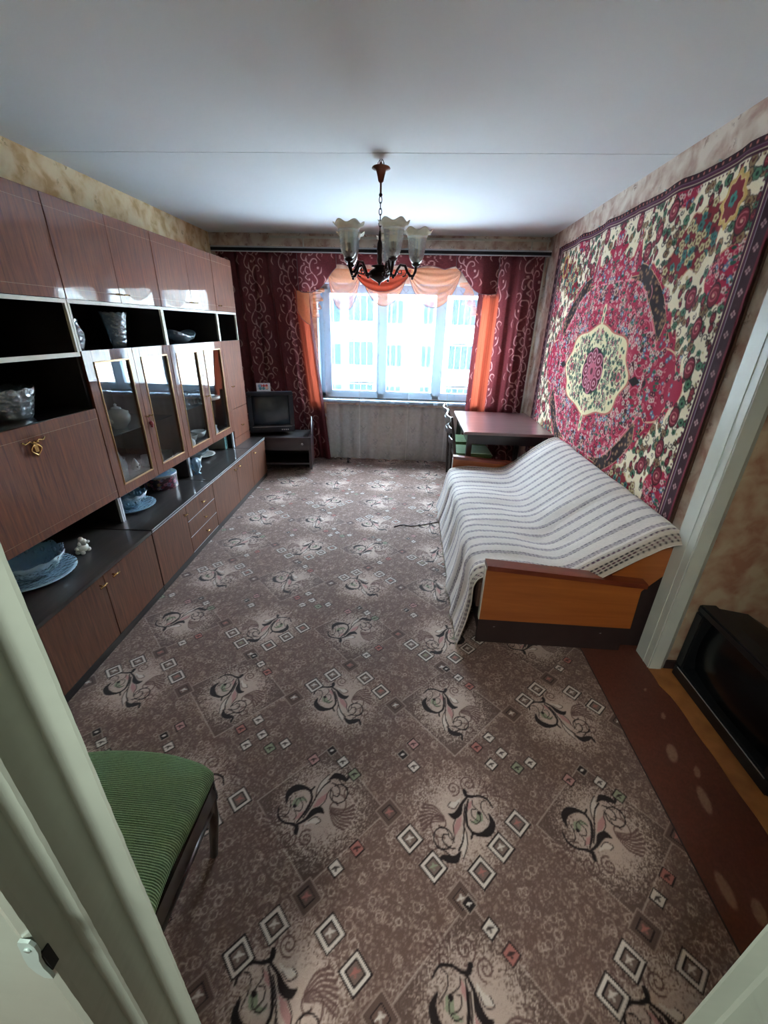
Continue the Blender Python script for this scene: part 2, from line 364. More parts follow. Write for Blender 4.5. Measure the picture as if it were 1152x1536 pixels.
# ------------------------------------------------------------------ pattern canvases (numpy, sampled onto mesh vertices)
NR = np.random.RandomState(3)
def smooth_noise(h, w, cell, seed):
    r = np.random.RandomState(seed); gh, gw = max(2, int(round(h / cell))), max(2, int(round(w / cell)))
    g = r.rand(gh, gw); y = np.arange(h) * gh / h; x = np.arange(w) * gw / w
    y0 = y.astype(int) % gh; x0 = x.astype(int) % gw; fy = (y % 1)[:, None]; fx = (x % 1)[None]
    fy = fy * fy * (3 - 2 * fy); fx = fx * fx * (3 - 2 * fx)
    y1 = (y0 + 1) % gh; x1 = (x0 + 1) % gw
    return (g[y0][:, x0] * (1 - fy) * (1 - fx) + g[y1][:, x0] * fy * (1 - fx) + g[y0][:, x1] * (1 - fy) * fx + g[y1][:, x1] * fy * fx)
class Cv:
    def __init__(s, w, h, res, col, wrap=False):
        s.res = res; s.nx = int(round(w / res)); s.ny = int(round(h / res)); s.wrap = wrap
        s.a = np.zeros((s.ny, s.nx, 3)); s.a[:] = col
    def win(s, x0, x1, y0, y1):
        i0, i1 = int(math.floor(x0 / s.res)), int(math.ceil(x1 / s.res)) + 1
        j0, j1 = int(math.floor(y0 / s.res)), int(math.ceil(y1 / s.res)) + 1
        if not s.wrap:
            i0, i1, j0, j1 = max(0, i0), min(s.nx, i1), max(0, j0), min(s.ny, j1)
            if i0 >= i1 or j0 >= j1: return None
        ii = np.arange(i0, i1); jj = np.arange(j0, j1)
        X = (ii * s.res)[None]; Y = (jj * s.res)[:, None]
        return ii % s.nx, jj % s.ny, X, Y
    def blend(s, w, m, col, a=1):
        ii, jj = w; ix = np.ix_(jj, ii); m = (m * a)[..., None]
        s.a[ix] = s.a[ix] * (1 - m) + np.array(col, float) * m
    def disc(s, x, y, r, col, a=1, sx=1, sy=1):
        w = s.win(x - r * sx, x + r * sx, y - r * sy, y + r * sy)
        if w is None: return
        ii, jj, X, Y = w; d = np.sqrt(((X - x) / sx) ** 2 + ((Y - y) / sy) ** 2)
        s.blend((ii, jj), np.clip((r - d) / s.res + .5, 0, 1), col, a)
    def ring(s, x, y, r, wd, col, a=1, sx=1, sy=1):
        R = r + wd
        w = s.win(x - R * sx, x + R * sx, y - R * sy, y + R * sy)
        if w is None: return
        ii, jj, X, Y = w; d = np.sqrt(((X - x) / sx) ** 2 + ((Y - y) / sy) ** 2)
        s.blend((ii, jj), np.clip((wd / 2 - abs(d - r)) / s.res + .5, 0, 1), col, a)
    def stroke(s, pts, w, col, a=1):
        P = np.array(pts, float)
        if len(P) > 2:                       # Catmull-Rom smoothing
            Q = np.vstack([2 * P[0] - P[1], P, 2 * P[-1] - P[-2]]); out = []
            for i in range(1, len(Q) - 2):
                for t in np.linspace(0, 1, 6, endpoint=False):
                    out.append(.5 * ((2 * Q[i]) + (Q[i + 1] - Q[i - 1]) * t + (2 * Q[i - 1] - 5 * Q[i] + 4 * Q[i + 1] - Q[i + 2]) * t * t + (3 * Q[i] - Q[i - 1] - 3 * Q[i + 1] + Q[i + 2]) * t ** 3))
            P = np.array(out + [Q[-2]])
        ws = np.interp(np.linspace(0, 1, len(P)), np.linspace(0, 1, len(w)), w) if isinstance(w, (list, tuple)) else np.full(len(P), w)
        pad = ws.max() / 2 + s.res * 2
        wn = s.win(P[:, 0].min() - pad, P[:, 0].max() + pad, P[:, 1].min() - pad, P[:, 1].max() + pad)
        if wn is None: return
        ii, jj, X, Y = wn; best = np.full((len(jj), len(ii)), -1e9)
        for k in range(len(P) - 1):
            ax, ay = P[k]; bx, by = P[k + 1]; dx, dy = bx - ax, by - ay; L = dx * dx + dy * dy + 1e-12
            t = np.clip(((X - ax) * dx + (Y - ay) * dy) / L, 0, 1)
            d = np.sqrt((X - ax - t * dx) ** 2 + (Y - ay - t * dy) ** 2)
            best = np.maximum(best, (ws[k] * (1 - t) + ws[k + 1] * t) / 2 - d)
        s.blend((ii, jj), np.clip(best / s.res + .5, 0, 1), col, a)
    def poly(s, pts, col, a=1):
        P = np.array(pts, float)
        wn = s.win(P[:, 0].min(), P[:, 0].max(), P[:, 1].min(), P[:, 1].max())
        if wn is None: return
        ii, jj, X, Y = wn; ins = np.zeros((len(jj), len(ii)), bool)
        for k in range(len(P)):
            x0, y0 = P[k]; x1, y1 = P[(k + 1) % len(P)]
            c = ((y0 > Y) != (y1 > Y)) & (X < (x1 - x0) * (Y - y0) / (y1 - y0 + 1e-12) + x0)
            ins ^= c
        s.blend((ii, jj), ins.astype(float), col, a)
    def spiral(s, x, y, r, a0, turns, w, col, a=1, sgn=1):
        n = int(10 * abs(turns)) + 4
        s.stroke([(x + r * (1 - k / n * .9) * math.cos(a0 + sgn * 2 * PI * turns * k / n), y + r * (1 - k / n * .9) * math.sin(a0 + sgn * 2 * PI * turns * k / n)) for k in range(n + 1)], w, col, a)
    def flower(s, x, y, r, c1, c2, n=5, a=1, rot=0, outline=None, sx=1, sy=1):
        for k in range(n):
            t = rot + 2 * PI * k / n
            px, py = x + r * .6 * math.cos(t) * sx, y + r * .6 * math.sin(t) * sy
            if outline is not None: s.disc(px, py, r * .52, outline, a)
        for k in range(n):
            t = rot + 2 * PI * k / n
            s.disc(x + r * .6 * math.cos(t) * sx, y + r * .6 * math.sin(t) * sy, r * .40, c1, a)
        s.disc(x, y, r * .36, c2, a)
    def sample(s, x, y):
        fx = np.asarray(x) / s.res; fy = np.asarray(y) / s.res
        x0 = np.floor(fx).astype(int); y0 = np.floor(fy).astype(int); tx = (fx - x0)[..., None]; ty = (fy - y0)[..., None]
        if s.wrap: X0, X1, Y0, Y1 = x0 % s.nx, (x0 + 1) % s.nx, y0 % s.ny, (y0 + 1) % s.ny
        else: X0, X1, Y0, Y1 = np.clip(x0, 0, s.nx - 1), np.clip(x0 + 1, 0, s.nx - 1), np.clip(y0, 0, s.ny - 1), np.clip(y0 + 1, 0, s.ny - 1)
        return s.a[Y0, X0] * (1 - tx) * (1 - ty) + s.a[Y0, X1] * tx * (1 - ty) + s.a[Y1, X0] * (1 - tx) * ty + s.a[Y1, X1] * tx * ty

# ---- carpet tile 1.01 x 0.94 m
def carpet_tile():
    TW, TH, res = 1.01, .94, .0015
    cv = Cv(TW, TH, res, (0, 0, 0), True); ny, nx = cv.ny, cv.nx
    base = np.array((108, 82, 72.)); light = np.array((196, 172, 158.)); dark = np.array((58, 38, 36.)); line = (172, 150, 138)
    n = smooth_noise(ny, nx, 4, 1) * .5 + smooth_noise(ny, nx, 2, 2) * .5
    n2 = smooth_noise(ny, nx, 9, 4)
    k = np.clip((n - .50) * 3.2, 0, 1) * (.34 + .42 * n2)
    cv.a[:] = base + (light - base) * k[..., None]
    for i in range(420):                                    # little rings scattered over the field
        cv.ring(NR.rand() * TW, NR.rand() * TH, .006 + .007 * NR.rand(), .0028, light, .6)
    gx = np.arange(nx) * res; gy = np.arange(ny) * res
    spk = smooth_noise(ny, nx, 2.2, 9)
    def glow(cx, cy, R, amt):
        dx = (gx - cx + TW / 2) % TW - TW / 2; dy = (gy - cy + TH / 2) % TH - TH / 2
        d = np.sqrt(dx[None] ** 2 + dy[:, None] ** 2) / R
        g = np.clip(1.15 - d, 0, 1); kk = np.clip((g - spk * .75) * 3 + .25 * g, 0, 1) * amt
        cv.a[:] = cv.a + (light * 1.02 - cv.a) * kk[..., None]
    HW = .237
    cells = [(0, 0, True, 'A'), (.505, 0, False, 'V'), (0, .47, False, 'L'), (.505, .47, True, 'O')]
    for cx, cy, dia, ty in cells:
        if dia:
            for t in (0,):
                cv.poly([(cx - HW, cy), (cx, cy + HW), (cx + HW, cy), (cx, cy - HW)], base * .86, .8)
            cv.stroke([(cx - HW, cy), (cx, cy + HW)], .0045, line, .8); cv.stroke([(cx, cy + HW), (cx + HW, cy)], .0045, line, .8)
            cv.stroke([(cx + HW, cy), (cx, cy - HW)], .0045, line, .8); cv.stroke([(cx, cy - HW), (cx - HW, cy)], .0045, line, .8)
        glow(cx, cy, .215, .85)
    D = tuple(dark * .62); Br = (92, 64, 58); Pk = (178, 130, 124); Gr = (140, 142, 116); Lt = (206, 190, 178)
    def motif(cx, cy, T):
        def p(L): return [(cx + T[0][0] * (x - 240) * K + T[0][1] * (325 - y) * K, cy + T[1][0] * (x - 240) * K + T[1][1] * (325 - y) * K) for x, y in L]
        K = .00078
        def cir(x, y, r, a0=0, a1=2 * PI, n=14): return p([(x + r * math.cos(a0 + (a1 - a0) * i / n), y + r * math.sin(a0 + (a1 - a0) * i / n)) for i in range(n + 1)])
        def spi(x, y, r, a0, tr, n=22): return p([(x + r * (1 - .85 * i / n) * math.cos(a0 + tr * 2 * PI * i / n), y + r * (1 - .85 * i / n) * math.sin(a0 + tr * 2 * PI * i / n)) for i in range(n + 1)])
        w = K
        for (x, y, r, a0, tr) in [(150, 468, 42, -1.2, 1.6), (232, 458, 34, -1.2, -1.6), (340, 318, 56, -1.6, 1.2), (400, 250, 34, 2, 1.2), (90, 400, 22, 0, 1.2)]:
            cv.stroke(spi(x, y, r, a0, tr), 6.0 * w, Br, .85)
        for i in range(7):
            a = -.25 + i * .17
            cv.stroke(p([(300 + 20 * math.cos(a), 330 + 20 * math.sin(a)), (300 + 78 * math.cos(a + .2), 335 + 70 * math.sin(a + .2)), (300 + 128 * math.cos(a), 335 + 112 * math.sin(a))]), [4 * w, 8 * w, 11 * w], Br, .8)
        for i in range(6):
            a = 1.9 + i * .26
            cv.stroke(p([(130 + 70 * math.cos(a), 400 + 40 * math.sin(a)), (130 + 112 * math.cos(a + .1), 400 + 84 * math.sin(a + .1))]), [4 * w, 9 * w], Br, .7)
        cv.poly(p([(232, 335), (250, 295), (292, 258), (288, 290), (262, 322)]), Pk)
        cv.poly(p([(132, 330), (140, 300), (180, 288), (204, 305), (172, 308), (160, 335)]), Gr)
        cv.poly(p([(160, 392), (175, 362), (196, 350), (186, 380)]), Pk)
        cv.poly(p([(208, 412), (225, 388), (258, 374), (280, 388), (262, 400), (240, 398)]), Lt)
        cv.poly(p([(238, 262), (250, 215), (284, 172), (276, 225), (258, 262)]), Lt, .8)
        cv.stroke(p([(105, 322), (103, 285), (124, 258), (155, 247), (186, 250), (210, 262)]), [6 * w, 28 * w, 33 * w, 16 * w, 10 * w], D)
        cv.stroke(p([(145, 248), (150, 236)]), 5 * w, D); cv.stroke(p([(205, 262), (222, 240)]), 8 * w, D)
        cv.stroke(p([(208, 262), (220, 292), (212, 332), (196, 366), (176, 398)]), [9 * w, 12 * w, 6 * w], D)
        cv.disc(*p([(148, 333)])[0], 9 * w, D)
        cv.stroke(p([(148, 333), (152, 305), (178, 292), (200, 312)]), 3.5 * w, D)
        cv.stroke(p([(150, 345), (165, 372), (158, 392)]), 3.5 * w, D)
        cv.stroke(p([(76, 346), (86, 382), (118, 404), (158, 408), (180, 418), (181, 440)]), [6 * w, 10 * w, 9 * w, 16 * w, 18 * w], D)
        cv.stroke(p([(180, 408), (214, 384), (240, 352), (268, 340), (288, 352)]), [9 * w, 12 * w, 28 * w, 26 * w, 7 * w], D)
        cv.stroke(p([(200, 378), (222, 334), (238, 288), (262, 238), (292, 206)]), [6 * w, 5 * w, 7 * w], D)
        cv.stroke(p([(238, 300), (236, 260), (250, 215), (284, 172)]), 3.5 * w, D)
        cv.stroke(p([(286, 200), (316, 178), (348, 184), (372, 194), (384, 168)]), [6 * w, 28 * w, 28 * w, 12 * w, 10 * w], D)
        cv.stroke(cir(344, 262, 42, -2.2, 3.4), 5 * w, D)
        cv.stroke(p([(305, 215), (330, 225), (348, 250), (340, 275), (322, 272)]), 5 * w, D)
        cv.stroke(p([(300, 240), (316, 262), (318, 290), (345, 312)]), 3.5 * w, D)
        cv.stroke(p([(118, 300), (130, 345), (120, 375), (98, 380)]), 3.5 * w, D); cv.stroke(p([(165, 300), (185, 325), (178, 352), (160, 350)]), 3.5 * w, D); cv.stroke(p([(330, 190), (352, 215), (380, 232), (388, 262)]), 4.5 * w, D); cv.stroke(p([(262, 330), (285, 300), (292, 262), (310, 235)]), 3.5 * w, D)
        cv.stroke(p([(225, 392), (255, 370), (282, 385), (262, 402)]), 3 * w, D)
    I = [[1, 0], [0, 1]]; R180 = [[-.97, .24], [-.24, -.97]]; FV = [[1, 0], [0, -1]]
    c_, s_ = math.cos(-.45), math.sin(-.45); FR = [[c_, s_], [s_, -c_]]
    for (cx, cy, dia, ty), T, ox in zip(cells, (I, R180, FV, FR), (-.025, .0, -.01, -.01)): motif(cx + ox, cy, T)
    def sq(x, y, kind, fill):
        def dm(r, c, a=1): cv.poly([(x - r, y), (x, y + r), (x + r, y), (x, y - r)], c, a)
        if kind == 0: dm(.049, D); dm(.043, Lt); dm(.030, D); dm(.024, (118, 96, 86)); r = .018
        elif kind == 1: dm(.052, (150, 126, 114)); dm(.046, base * .9); dm(.028, D); dm(.024, base); r = .018
        elif kind == 2: dm(.029, D); dm(.0235, fill); r = .016
        elif kind == 3: dm(.027, (150, 130, 118)); dm(.021, D); r = .010
        cv.stroke([(x - r * .75, y - r * .25), (x - r * .1, y + r * .1), (x + r * .75, y + r * .3)], [.003, .009, .003], fill if kind != 2 else D, .8 if kind == 2 else 1)
        cv.disc(x + r * .05, y - r * .38, r * .22, fill if kind != 2 else D, .7)
        if kind in (0, 1): cv.disc(x - r * .1, y + r * .45, r * .25, fill, .8)
    Re = (168, 104, 94)
    # V of large squares under the V cell, inverted V over the L cell
    for dx, dy, kd, fc in [(-.257, 0, 1, Re), (-.182, -.078, 0, Lt), (-.104, -.152, 0, Gr), (-.022, -.228, 1, Lt), (.052, -.155, 0, Re), (.127, -.08, 0, Lt), (.2, 0, 0, Re)]:
        sq(.505 + dx, 0 + dy, kd, fc)
    for dx, dy, kd, fc in [(-.225, -.01, 1, Lt), (-.148, .07, 0, Lt), (-.07, .142, 0, Lt), (.008, .212, 1, Re), (.095, .136, 0, Lt), (.178, .062, 0, Re), (.252, -.012, 1, Lt)]:
        sq(0 + dx, .47 + dy, kd, fc)
    for dx, dy, kd, fc in [(0, .215, 3, Lt), (.052, .172, 2, Lt), (.104, .125, 2, Gr), (-.066, .172, 2, Pk), (.335, .272, 2, Pk), (.292, .222, 3, Lt), (.337, .176, 2, Lt),
                           (.146, -.12, 2, Re), (.085, -.18, 2, Lt), (.65, .21, 2, Lt), (.70, .262, 2, Lt), (.752, .205, 2, Gr), (-.2, .23, 2, Lt)]:
        sq(dx, dy, kd, fc)
    for dx, dy, kd, fc in [(.505, .232, 3, Lt), (.56, .18, 2, Lt), (.61, .13, 2, Re), (.66, -.14, 2, Lt), (.60, -.19, 2, Re)]:
        sq(dx, .47 + dy, kd, fc)
    return cv

# ---- rug quarter pattern
def rug_tile():
    U, V_, res = 1.38, 1.03, .003
    RED = np.array((172, 22, 62.)); CR = (240, 226, 196); MAR = (72, 14, 28); DK = (40, 24, 26); PINK = (226, 130, 140); GRN = (40, 92, 72); BRN = (96, 48, 36); BLU = (88, 120, 150)
    cv = Cv(U, V_, res, RED)
    reg = np.zeros((cv.ny, cv.nx), int)
    X = (np.arange(cv.nx) * res)[None] + np.zeros((cv.ny, 1)); Y = (np.arange(cv.ny) * res)[:, None] + np.zeros((1, cv.nx))
    ang = np.arctan2(Y / .62, X / .86); rr = np.sqrt((X / .86) ** 2 + (Y / .62) ** 2)
    # cream field outside the oval
    oval = 1 + .03 * np.cos(6 * ang)
    wob = .012 * np.sin(X * 60) + .012 * np.sin(Y * 55)
    cream = (rr > oval * 1.18 + wob)
    reg[cream] = 1
    # dark arc between oval and field
    band = (rr > oval) & (rr <= oval * 1.14) & (ang > .35) & (ang < 1.25); reg[band] = 3
    # spikes of red into the cream at top centre and side centre
    spike = (X < .20 * np.clip((.93 - Y) / .33, 0, 1) ** .7 * (1 + .25 * np.cos(Y * 70))) & (Y > .55); reg[spike] = 0
    spk2 = (abs(X - .30) < .09 * np.clip((.88 - Y) / .24, 0, 1)) & (Y > .6); reg[spk2] = 0
    side = (Y < .30 * np.clip((1.16 - X) / .34, 0, 1) ** .6 * (1 + .2 * np.cos(X * 60))) & (X > .78); reg[side] = 0
    # red cartouche in the corner running diagonally
    cx, cyy = .88, .70; a = .5; xr = (X - cx) * math.cos(a) + (Y - cyy) * math.sin(a); yr = -(X - cx) * math.sin(a) + (Y - cyy) * math.cos(a)
    car = (np.abs(xr) / .24) ** 1.6 + (np.abs(yr) / .135) ** 1.6 < 1 + .15 * np.cos(8 * np.arctan2(yr, xr)); reg[car] = 4
    cor = ((X - 1.30) / .24) ** 2 + ((Y - .52) / .13) ** 2 < 1; reg[cor] = 0
    cor2 = ((X - .70) / .10) ** 2 + ((Y - .97) / .09) ** 2 < 1; reg[cor2] = 0
    cols = {0: RED, 1: np.array(CR), 3: np.array(DK) * 1.1, 4: np.array((132, 16, 34.))}
    for k_, c_ in cols.items(): cv.a[reg == k_] = c_
    # outlines at region changes
    e = np.zeros_like(reg, bool); e[:-1] |= reg[:-1] != reg[1:]; e[:, :-1] |= reg[:, :-1] != reg[:, 1:]
    e2 = e.copy(); e2[1:] |= e[:-1]; e2[:, 1:] |= e[:, :-1]
    cv.a[e2] = (210, 160, 120)
    # oval pink outline
    L = [(.86 * .985 * math.cos(t) * (1 + .03 * math.cos(6 * t)), .62 * .985 * math.sin(t) * (1 + .03 * math.cos(6 * t))) for t in np.linspace(.27, PI / 2 + .2, 26)]
    cv.stroke(L, .013, PINK)
    cv.stroke([(.84, .17), (.90, .20), (1.0, .17), (1.04, .10), (1.10, .06)], .010, (222, 190, 150))
    R_ = np.random.RandomState(11)
    def region(x, y):
        j, i = int(y / res), int(x / res)
        return reg[min(max(j, 0), cv.ny - 1), min(max(i, 0), cv.nx - 1)]
    # arabesque scrolls in the red oval
    for (x, y, r, a0, tr, sg) in [(.42, .38, .10, 0, 1.5, 1), (.62, .26, .09, 2, 1.5, -1), (.20, .50, .08, 4, 1.4, 1), (.70, .08, .08, 1, 1.3, 1), (.52, .10, .06, 3, 1.2, -1), (.33, .30, .07, 5, 1.3, 1), (.06, .42, .06, 2, 1.2, 1), (.55, .47, .07, 1, 1.4, -1)]:
        cv.spiral(x, y, r, a0, tr, .0075, PINK, .9, sg)
    for x, y in [(.45, .33), (.66, .22), (.26, .45), (.60, .06), (.10, .53)]:
        cv.disc(x, y, .05, PINK, 1, .8, 1.3); cv.disc(x, y, .043, MAR, 1, .8, 1.3); cv.flower(x, y, .028, (190, 150, 130), DK, 6)
    for i in range(1700):
        x, y = R_.rand() * 1.3, R_.rand() * .96; g = region(x, y)
        if g == 0:
            q = R_.rand(); r = .008 + .008 * R_.rand()
            if q < .30: cv.flower(x, y, r * 1.15, (216, 190, 176), (150, 60, 70), 5, rot=R_.rand() * 6)
            elif q < .42: cv.flower(x, y, r * 1.2, BLU, (220, 210, 190), 5, rot=R_.rand() * 6)
            elif q < .58: cv.flower(x, y, r * 1.3, (70, 16, 40), (206, 130, 120), 5)
            elif q < .72: cv.disc(x, y, r, GRN, 1, 1.3, .6)
            else: cv.spiral(x, y, r * 1.8, R_.rand() * 6, .8, .004, (226, 160, 150), .9)
    for i in range(1100):
        x, y = R_.rand() * 1.3, R_.rand() * .96; g = region(x, y)
        if g == 1:
            q = R_.rand(); r = .012 + .012 * R_.rand()
            if q < .20: cv.flower(x, y, r, (84, 122, 92), (30, 50, 40), 6, rot=R_.rand() * 6, outline=DK)
            elif q < .46: cv.disc(x, y, r * .9, DK, 1, .8, 1.3); cv.disc(x, y, r * .72, (118, 30, 44), 1, .8, 1.3); cv.flower(x, y, r * .45, (176, 70, 80), MAR, 5)
            elif q < .60: cv.flower(x, y, r * 1.05, (150, 120, 84), BRN, 6, outline=DK)
            elif q < .84: cv.spiral(x, y, r * 1.2, R_.rand() * 6, 1.1, .005, DK, .9, 1 if R_.rand() > .5 else -1)
            else: cv.disc(x, y, r * .5, (200, 178, 130), 1)
        elif g in (3,) and R_.rand() < .8:
            cv.flower(x, y, .013, (120, 84, 66), (170, 130, 90), 5)
        elif g == 4:
            q = R_.rand(); r = .022
            if q < .5: cv.flower(x, y, r, (206, 190, 140), (120, 90, 60), 5, outline=MAR, rot=R_.rand() * 6)
            elif q < .8: cv.flower(x, y, r, (60, 116, 110), (30, 50, 50), 5, rot=R_.rand() * 6)
            else: cv.disc(x, y, r * .6, MAR)
    # big roses in the cream
    for x, y in [(1.12, .30), (.98, .44), (.52, .80), (.62, .88), (1.16, .12), (.22, .93 - .02), (1.2, .72), (.42, .72), (1.17, .44)]:
        cv.disc(x, y, .048, DK, 1, .8, 1.15); cv.disc(x, y, .042, (122, 26, 44), 1, .8, 1.15)
        cv.spiral(x, y, .034, 1, 1.6, .006, (196, 96, 104)); cv.disc(x, y, .008, (216, 160, 140))
    # diamond cartouche
    dcx, dcy = 1.09, .82
    for r, c in ((.105, (208, 170, 100)), (.085, (222, 190, 130)), (.078, (128, 18, 34))):
        cv.poly([(dcx + r * (1 + .12 * math.cos(8 * t)) * math.cos(t) * .8, dcy + r * (1 + .12 * math.cos(8 * t)) * math.sin(t)) for t in np.linspace(0, 2 * PI, 40, endpoint=False)], c)
    cv.flower(dcx, dcy, .032, (60, 130, 120), (30, 60, 60), 5)
    # central medallion
    def med(s, t): return (.56 * s * (1 + .06 * math.cos(8 * t)) * abs(math.cos(t)) ** 1.0, .31 * s * (1 + .06 * math.cos(8 * t)) * abs(math.sin(t)) ** 1.0)
    TT = list(np.linspace(0, PI / 2, 30))
    cv.poly([(0, 0)] + [med(1.04, t) for t in TT], (196, 110, 96)); cv.poly([(0, 0)] + [med(1, t) for t in TT], (232, 218, 174))
    for (x, y) in [(0, .36), (0, .42)]: cv.disc(x, y, .035, (226, 212, 168), 1, .8, 1.2); cv.disc(x, y, .016, GRN, 1, .7, 1.3)
    cv.poly([(.60, 0), (.66, .03), (.72, 0)], DK); cv.disc(.77, 0, .02, DK)
    for i in range(170):
        t = R_.rand() * PI / 2; s_ = .38 + .55 * R_.rand(); x, y = med(s_, t); q = R_.rand()
        if q < .35: cv.flower(x, y, .014, GRN, (120, 40, 60), 5, rot=q * 9)
        elif q < .6: cv.spiral(x, y, .022, q * 20, 1.1, .004, (54, 40, 40))
        elif q < .85: cv.flower(x, y, .012, (150, 40, 66), (226, 200, 180), 5)
        else: cv.disc(x, y, .012, (120, 140, 110), 1, .6, 1.4)
    cv.ring(.44, 0, .05, .006, (60, 60, 50)); cv.flower(.44, 0, .034, (176, 80, 90), GRN, 6)
    cv.disc(0, 0, .17, DK, 1, 1.0, 1.0)
    for k_ in range(3):
        t = k_ * PI / 4
        x, y = .115 * math.cos(t), .115 * math.sin(t)
        cv.disc(x, y, .052, (206, 120, 140)); cv.disc(x, y, .040, (110, 18, 44)); cv.disc(x, y, .022, (214, 150, 160)); cv.disc(x, y, .010, (120, 20, 40))
    cv.flower(0, 0, .07, (190, 90, 110), (90, 16, 36), 8)
    # borders
    def bd(u0, v0, c): cv.a[(X > u0) | (Y > v0)] = c
    bd(1.262, .958, (70, 24, 46)); bd(1.276, .970, (214, 190, 160)); bd(1.281, .974, (84, 30, 60)); bd(1.298, .988, (150, 130, 140)); bd(1.302, .990, (52, 12, 26))
    bd(1.362, 1.018, (112, 26, 44))
    for i in range(12):
        cv.flower(1.333, .03 + i * .082, .017, (170, 130, 130), (110, 70, 80), 4)
    for i in range(30): cv.disc(.02 + i * .045, 1.004, .007, (190, 110, 100))
    for i in range(34): cv.disc(1.250, .012 + i * .028, .006, (90, 40, 50))
    for i in range(52): cv.disc(.012 + i * .024, .948, .005, (90, 40, 50))
    return cv

# ---- drape scroll tile
def drape_tile():
    w, h = .42, .46
    cv = Cv(w, h, .0025, (98, 42, 45), True); P = (178, 132, 128)
    n = smooth_noise(cv.ny, cv.nx, 3, 5); cv.a *= (.9 + .2 * n)[..., None]
    for ox, oy, sg in [(0, 0, 1), (.21, .23, -1)]:
        def q(L): return [(ox + sg * x, oy + y) for x, y in L]
        cv.stroke(q([(.05, .02), (.09, .06), (.10, .12), (.07, .17), (.03, .17), (.02, .14), (.045, .13)]), [.004, .014, .010, .006], P)
        cv.stroke(q([(.07, .05), (.12, .03), (.15, .06), (.14, .10), (.115, .09)]), [.004, .012, .007], P)
        cv.stroke(q([(.05, .02), (.02, -.03), (.04, -.07), (.08, -.07), (.075, -.045)]), [.012, .010, .006], P)
        cv.stroke(q([(.10, .12), (.14, .16), (.13, .20)]), [.008, .014, .004], P)
        cv.stroke(q([(.02, .02), (-.02, .05), (-.03, .10)]), [.004, .016, .004], P)
        cv.stroke(q([(.15, .12), (.19, .10), (.20, .05), (.17, .03), (.165, .06)]), [.005, .013, .009, .005], P)
        cv.stroke(q([(-.02, .16), (.02, .20), (.00, .23), (-.04, .22), (-.035, .195)]), [.004, .012, .008, .005], P)
        cv.stroke(q([(.09, .20), (.06, .23), (.09, .26)]), [.004, .013, .003], P); cv.stroke(q([(-.05, .02), (-.07, -.02), (-.05, -.05)]), [.004, .015, .004], P)
        cv.disc(ox + sg * .01, oy + .09, .012, P); cv.disc(ox + sg * .11, oy - .02, .010, P); cv.disc(ox + sg * .16, oy + .13, .009, P)
    return cv

# ------------------------------------------------------------------ ROOM SHELL
XL, XR, YB, YF, ZC = -2.30, 1.41, 5.20, .247, 2.50
# ceiling: two slabs with a joint
ce = box('ceiling', -2.5, 3.1, -1.9, 5.6, ZC + .02, ZC + .14, M['dark_gap']); tag(ce, kind='structure')
box('ceiling_slab', XL - .1, 3.0, -1.8, 2.945, ZC, ZC + .02, M['ceil'], ce)
box('ceiling_slab', XL - .1, 3.0, 2.952, 5.5, ZC, ZC + .02, M['ceil'], ce)
# floor: painted boards-coloured floor with glue marks
xs = np.unique(np.concatenate([[-2.5, -1.6, -.8, 0, .6, .95], np.arange(.96, 1.37, .006), [1.6, 2.2, 3.1]]))
ys = np.unique(np.concatenate([[-1.9, -1, 0, .22], np.arange(.24, 1.85, .006), [2.5, 3.5, 4.5, 5.6]]))
Xg, Yg = np.meshgrid(xs, ys); colf = np.zeros(Xg.shape + (3,)); colf[:] = (98, 54, 42)
nn = np.random.RandomState(5).rand(*Xg.shape); colf *= (.93 + .14 * nn)[..., None]
for (mx, my, ra, rb, an) in [(1.170, 1.215, .050, .022, 1.15), (1.226, 1.14, .030, .012, 1.1), (1.185, 1.03, .058, .020, 1.35), (1.075, .75, .055, .020, 1.5), (1.14, .70, .04, .02, 1.2), (1.235, 1.40, .022, .010, 1.1), (1.23, 1.55, .012, .006, 1.0)]:
    dx, dy = Xg - mx, Yg - my; a_ = dx * math.cos(an) + dy * math.sin(an); b_ = -dx * math.sin(an) + dy * math.cos(an)
    kk = np.clip((1 - np.sqrt((a_ / ra) ** 2 + (b_ / rb) ** 2)) * 5, 0, 1) * (.75 + .25 * nn)
    colf = colf + (np.array((150, 116, 94.)) - colf) * kk[..., None]
fl = grid_obj('floor', np.stack([Xg, Yg, Xg * 0], -1), colf, M['floor'], smooth=False); tag(fl, kind='structure')
slab = box('floor_slab', -2.5, 3.1, -1.9, 5.6, -.15, -.012, M['plaster'], fl)
def wall(name, *a, mat): return tag(box(name, *a, mat), kind='structure')
wall('wall_left', XL - .12, XL, YF - .1, 5.5, 0, ZC, mat=M['paper_left'])
wall('wall_right', XR, XR + .12, 1.72, 5.5, 0, ZC, mat=M['paper_right'])
wall('wall_alcove', XR - .03, 3.0, 1.715, 1.80, 0, ZC, mat=M['paper_alcove'])
wall('wall_alcove_right', 2.9, 3.02, YF - .1, 1.715, 0, ZC, mat=M['paper_alcove'])
wall('wall_front_left', XL - .1, -.40, YF - .072, YF - .002, 0, ZC, mat=M['paper_left'])
wall('wall_front_right', .50, 3.0, YF - .072, YF - .002, 0, ZC, mat=M['paper_left'])
wall('wall_front_top', -.40, .50, YF - .072, YF - .002, 2.06, ZC, mat=M['paper_left'])
# hall behind the camera
wall('wall_hall_left', -1.12, -1.0, -1.8, YF - .08, 0, ZC, mat=M['plaster'])
wall('wall_hall_right', 1.2, 1.32, -1.8, YF - .08, 0, ZC, mat=M['plaster'])
wall('wall_hall_back', -1.12, 1.32, -1.9, -1.78, 0, ZC, mat=M['plaster'])


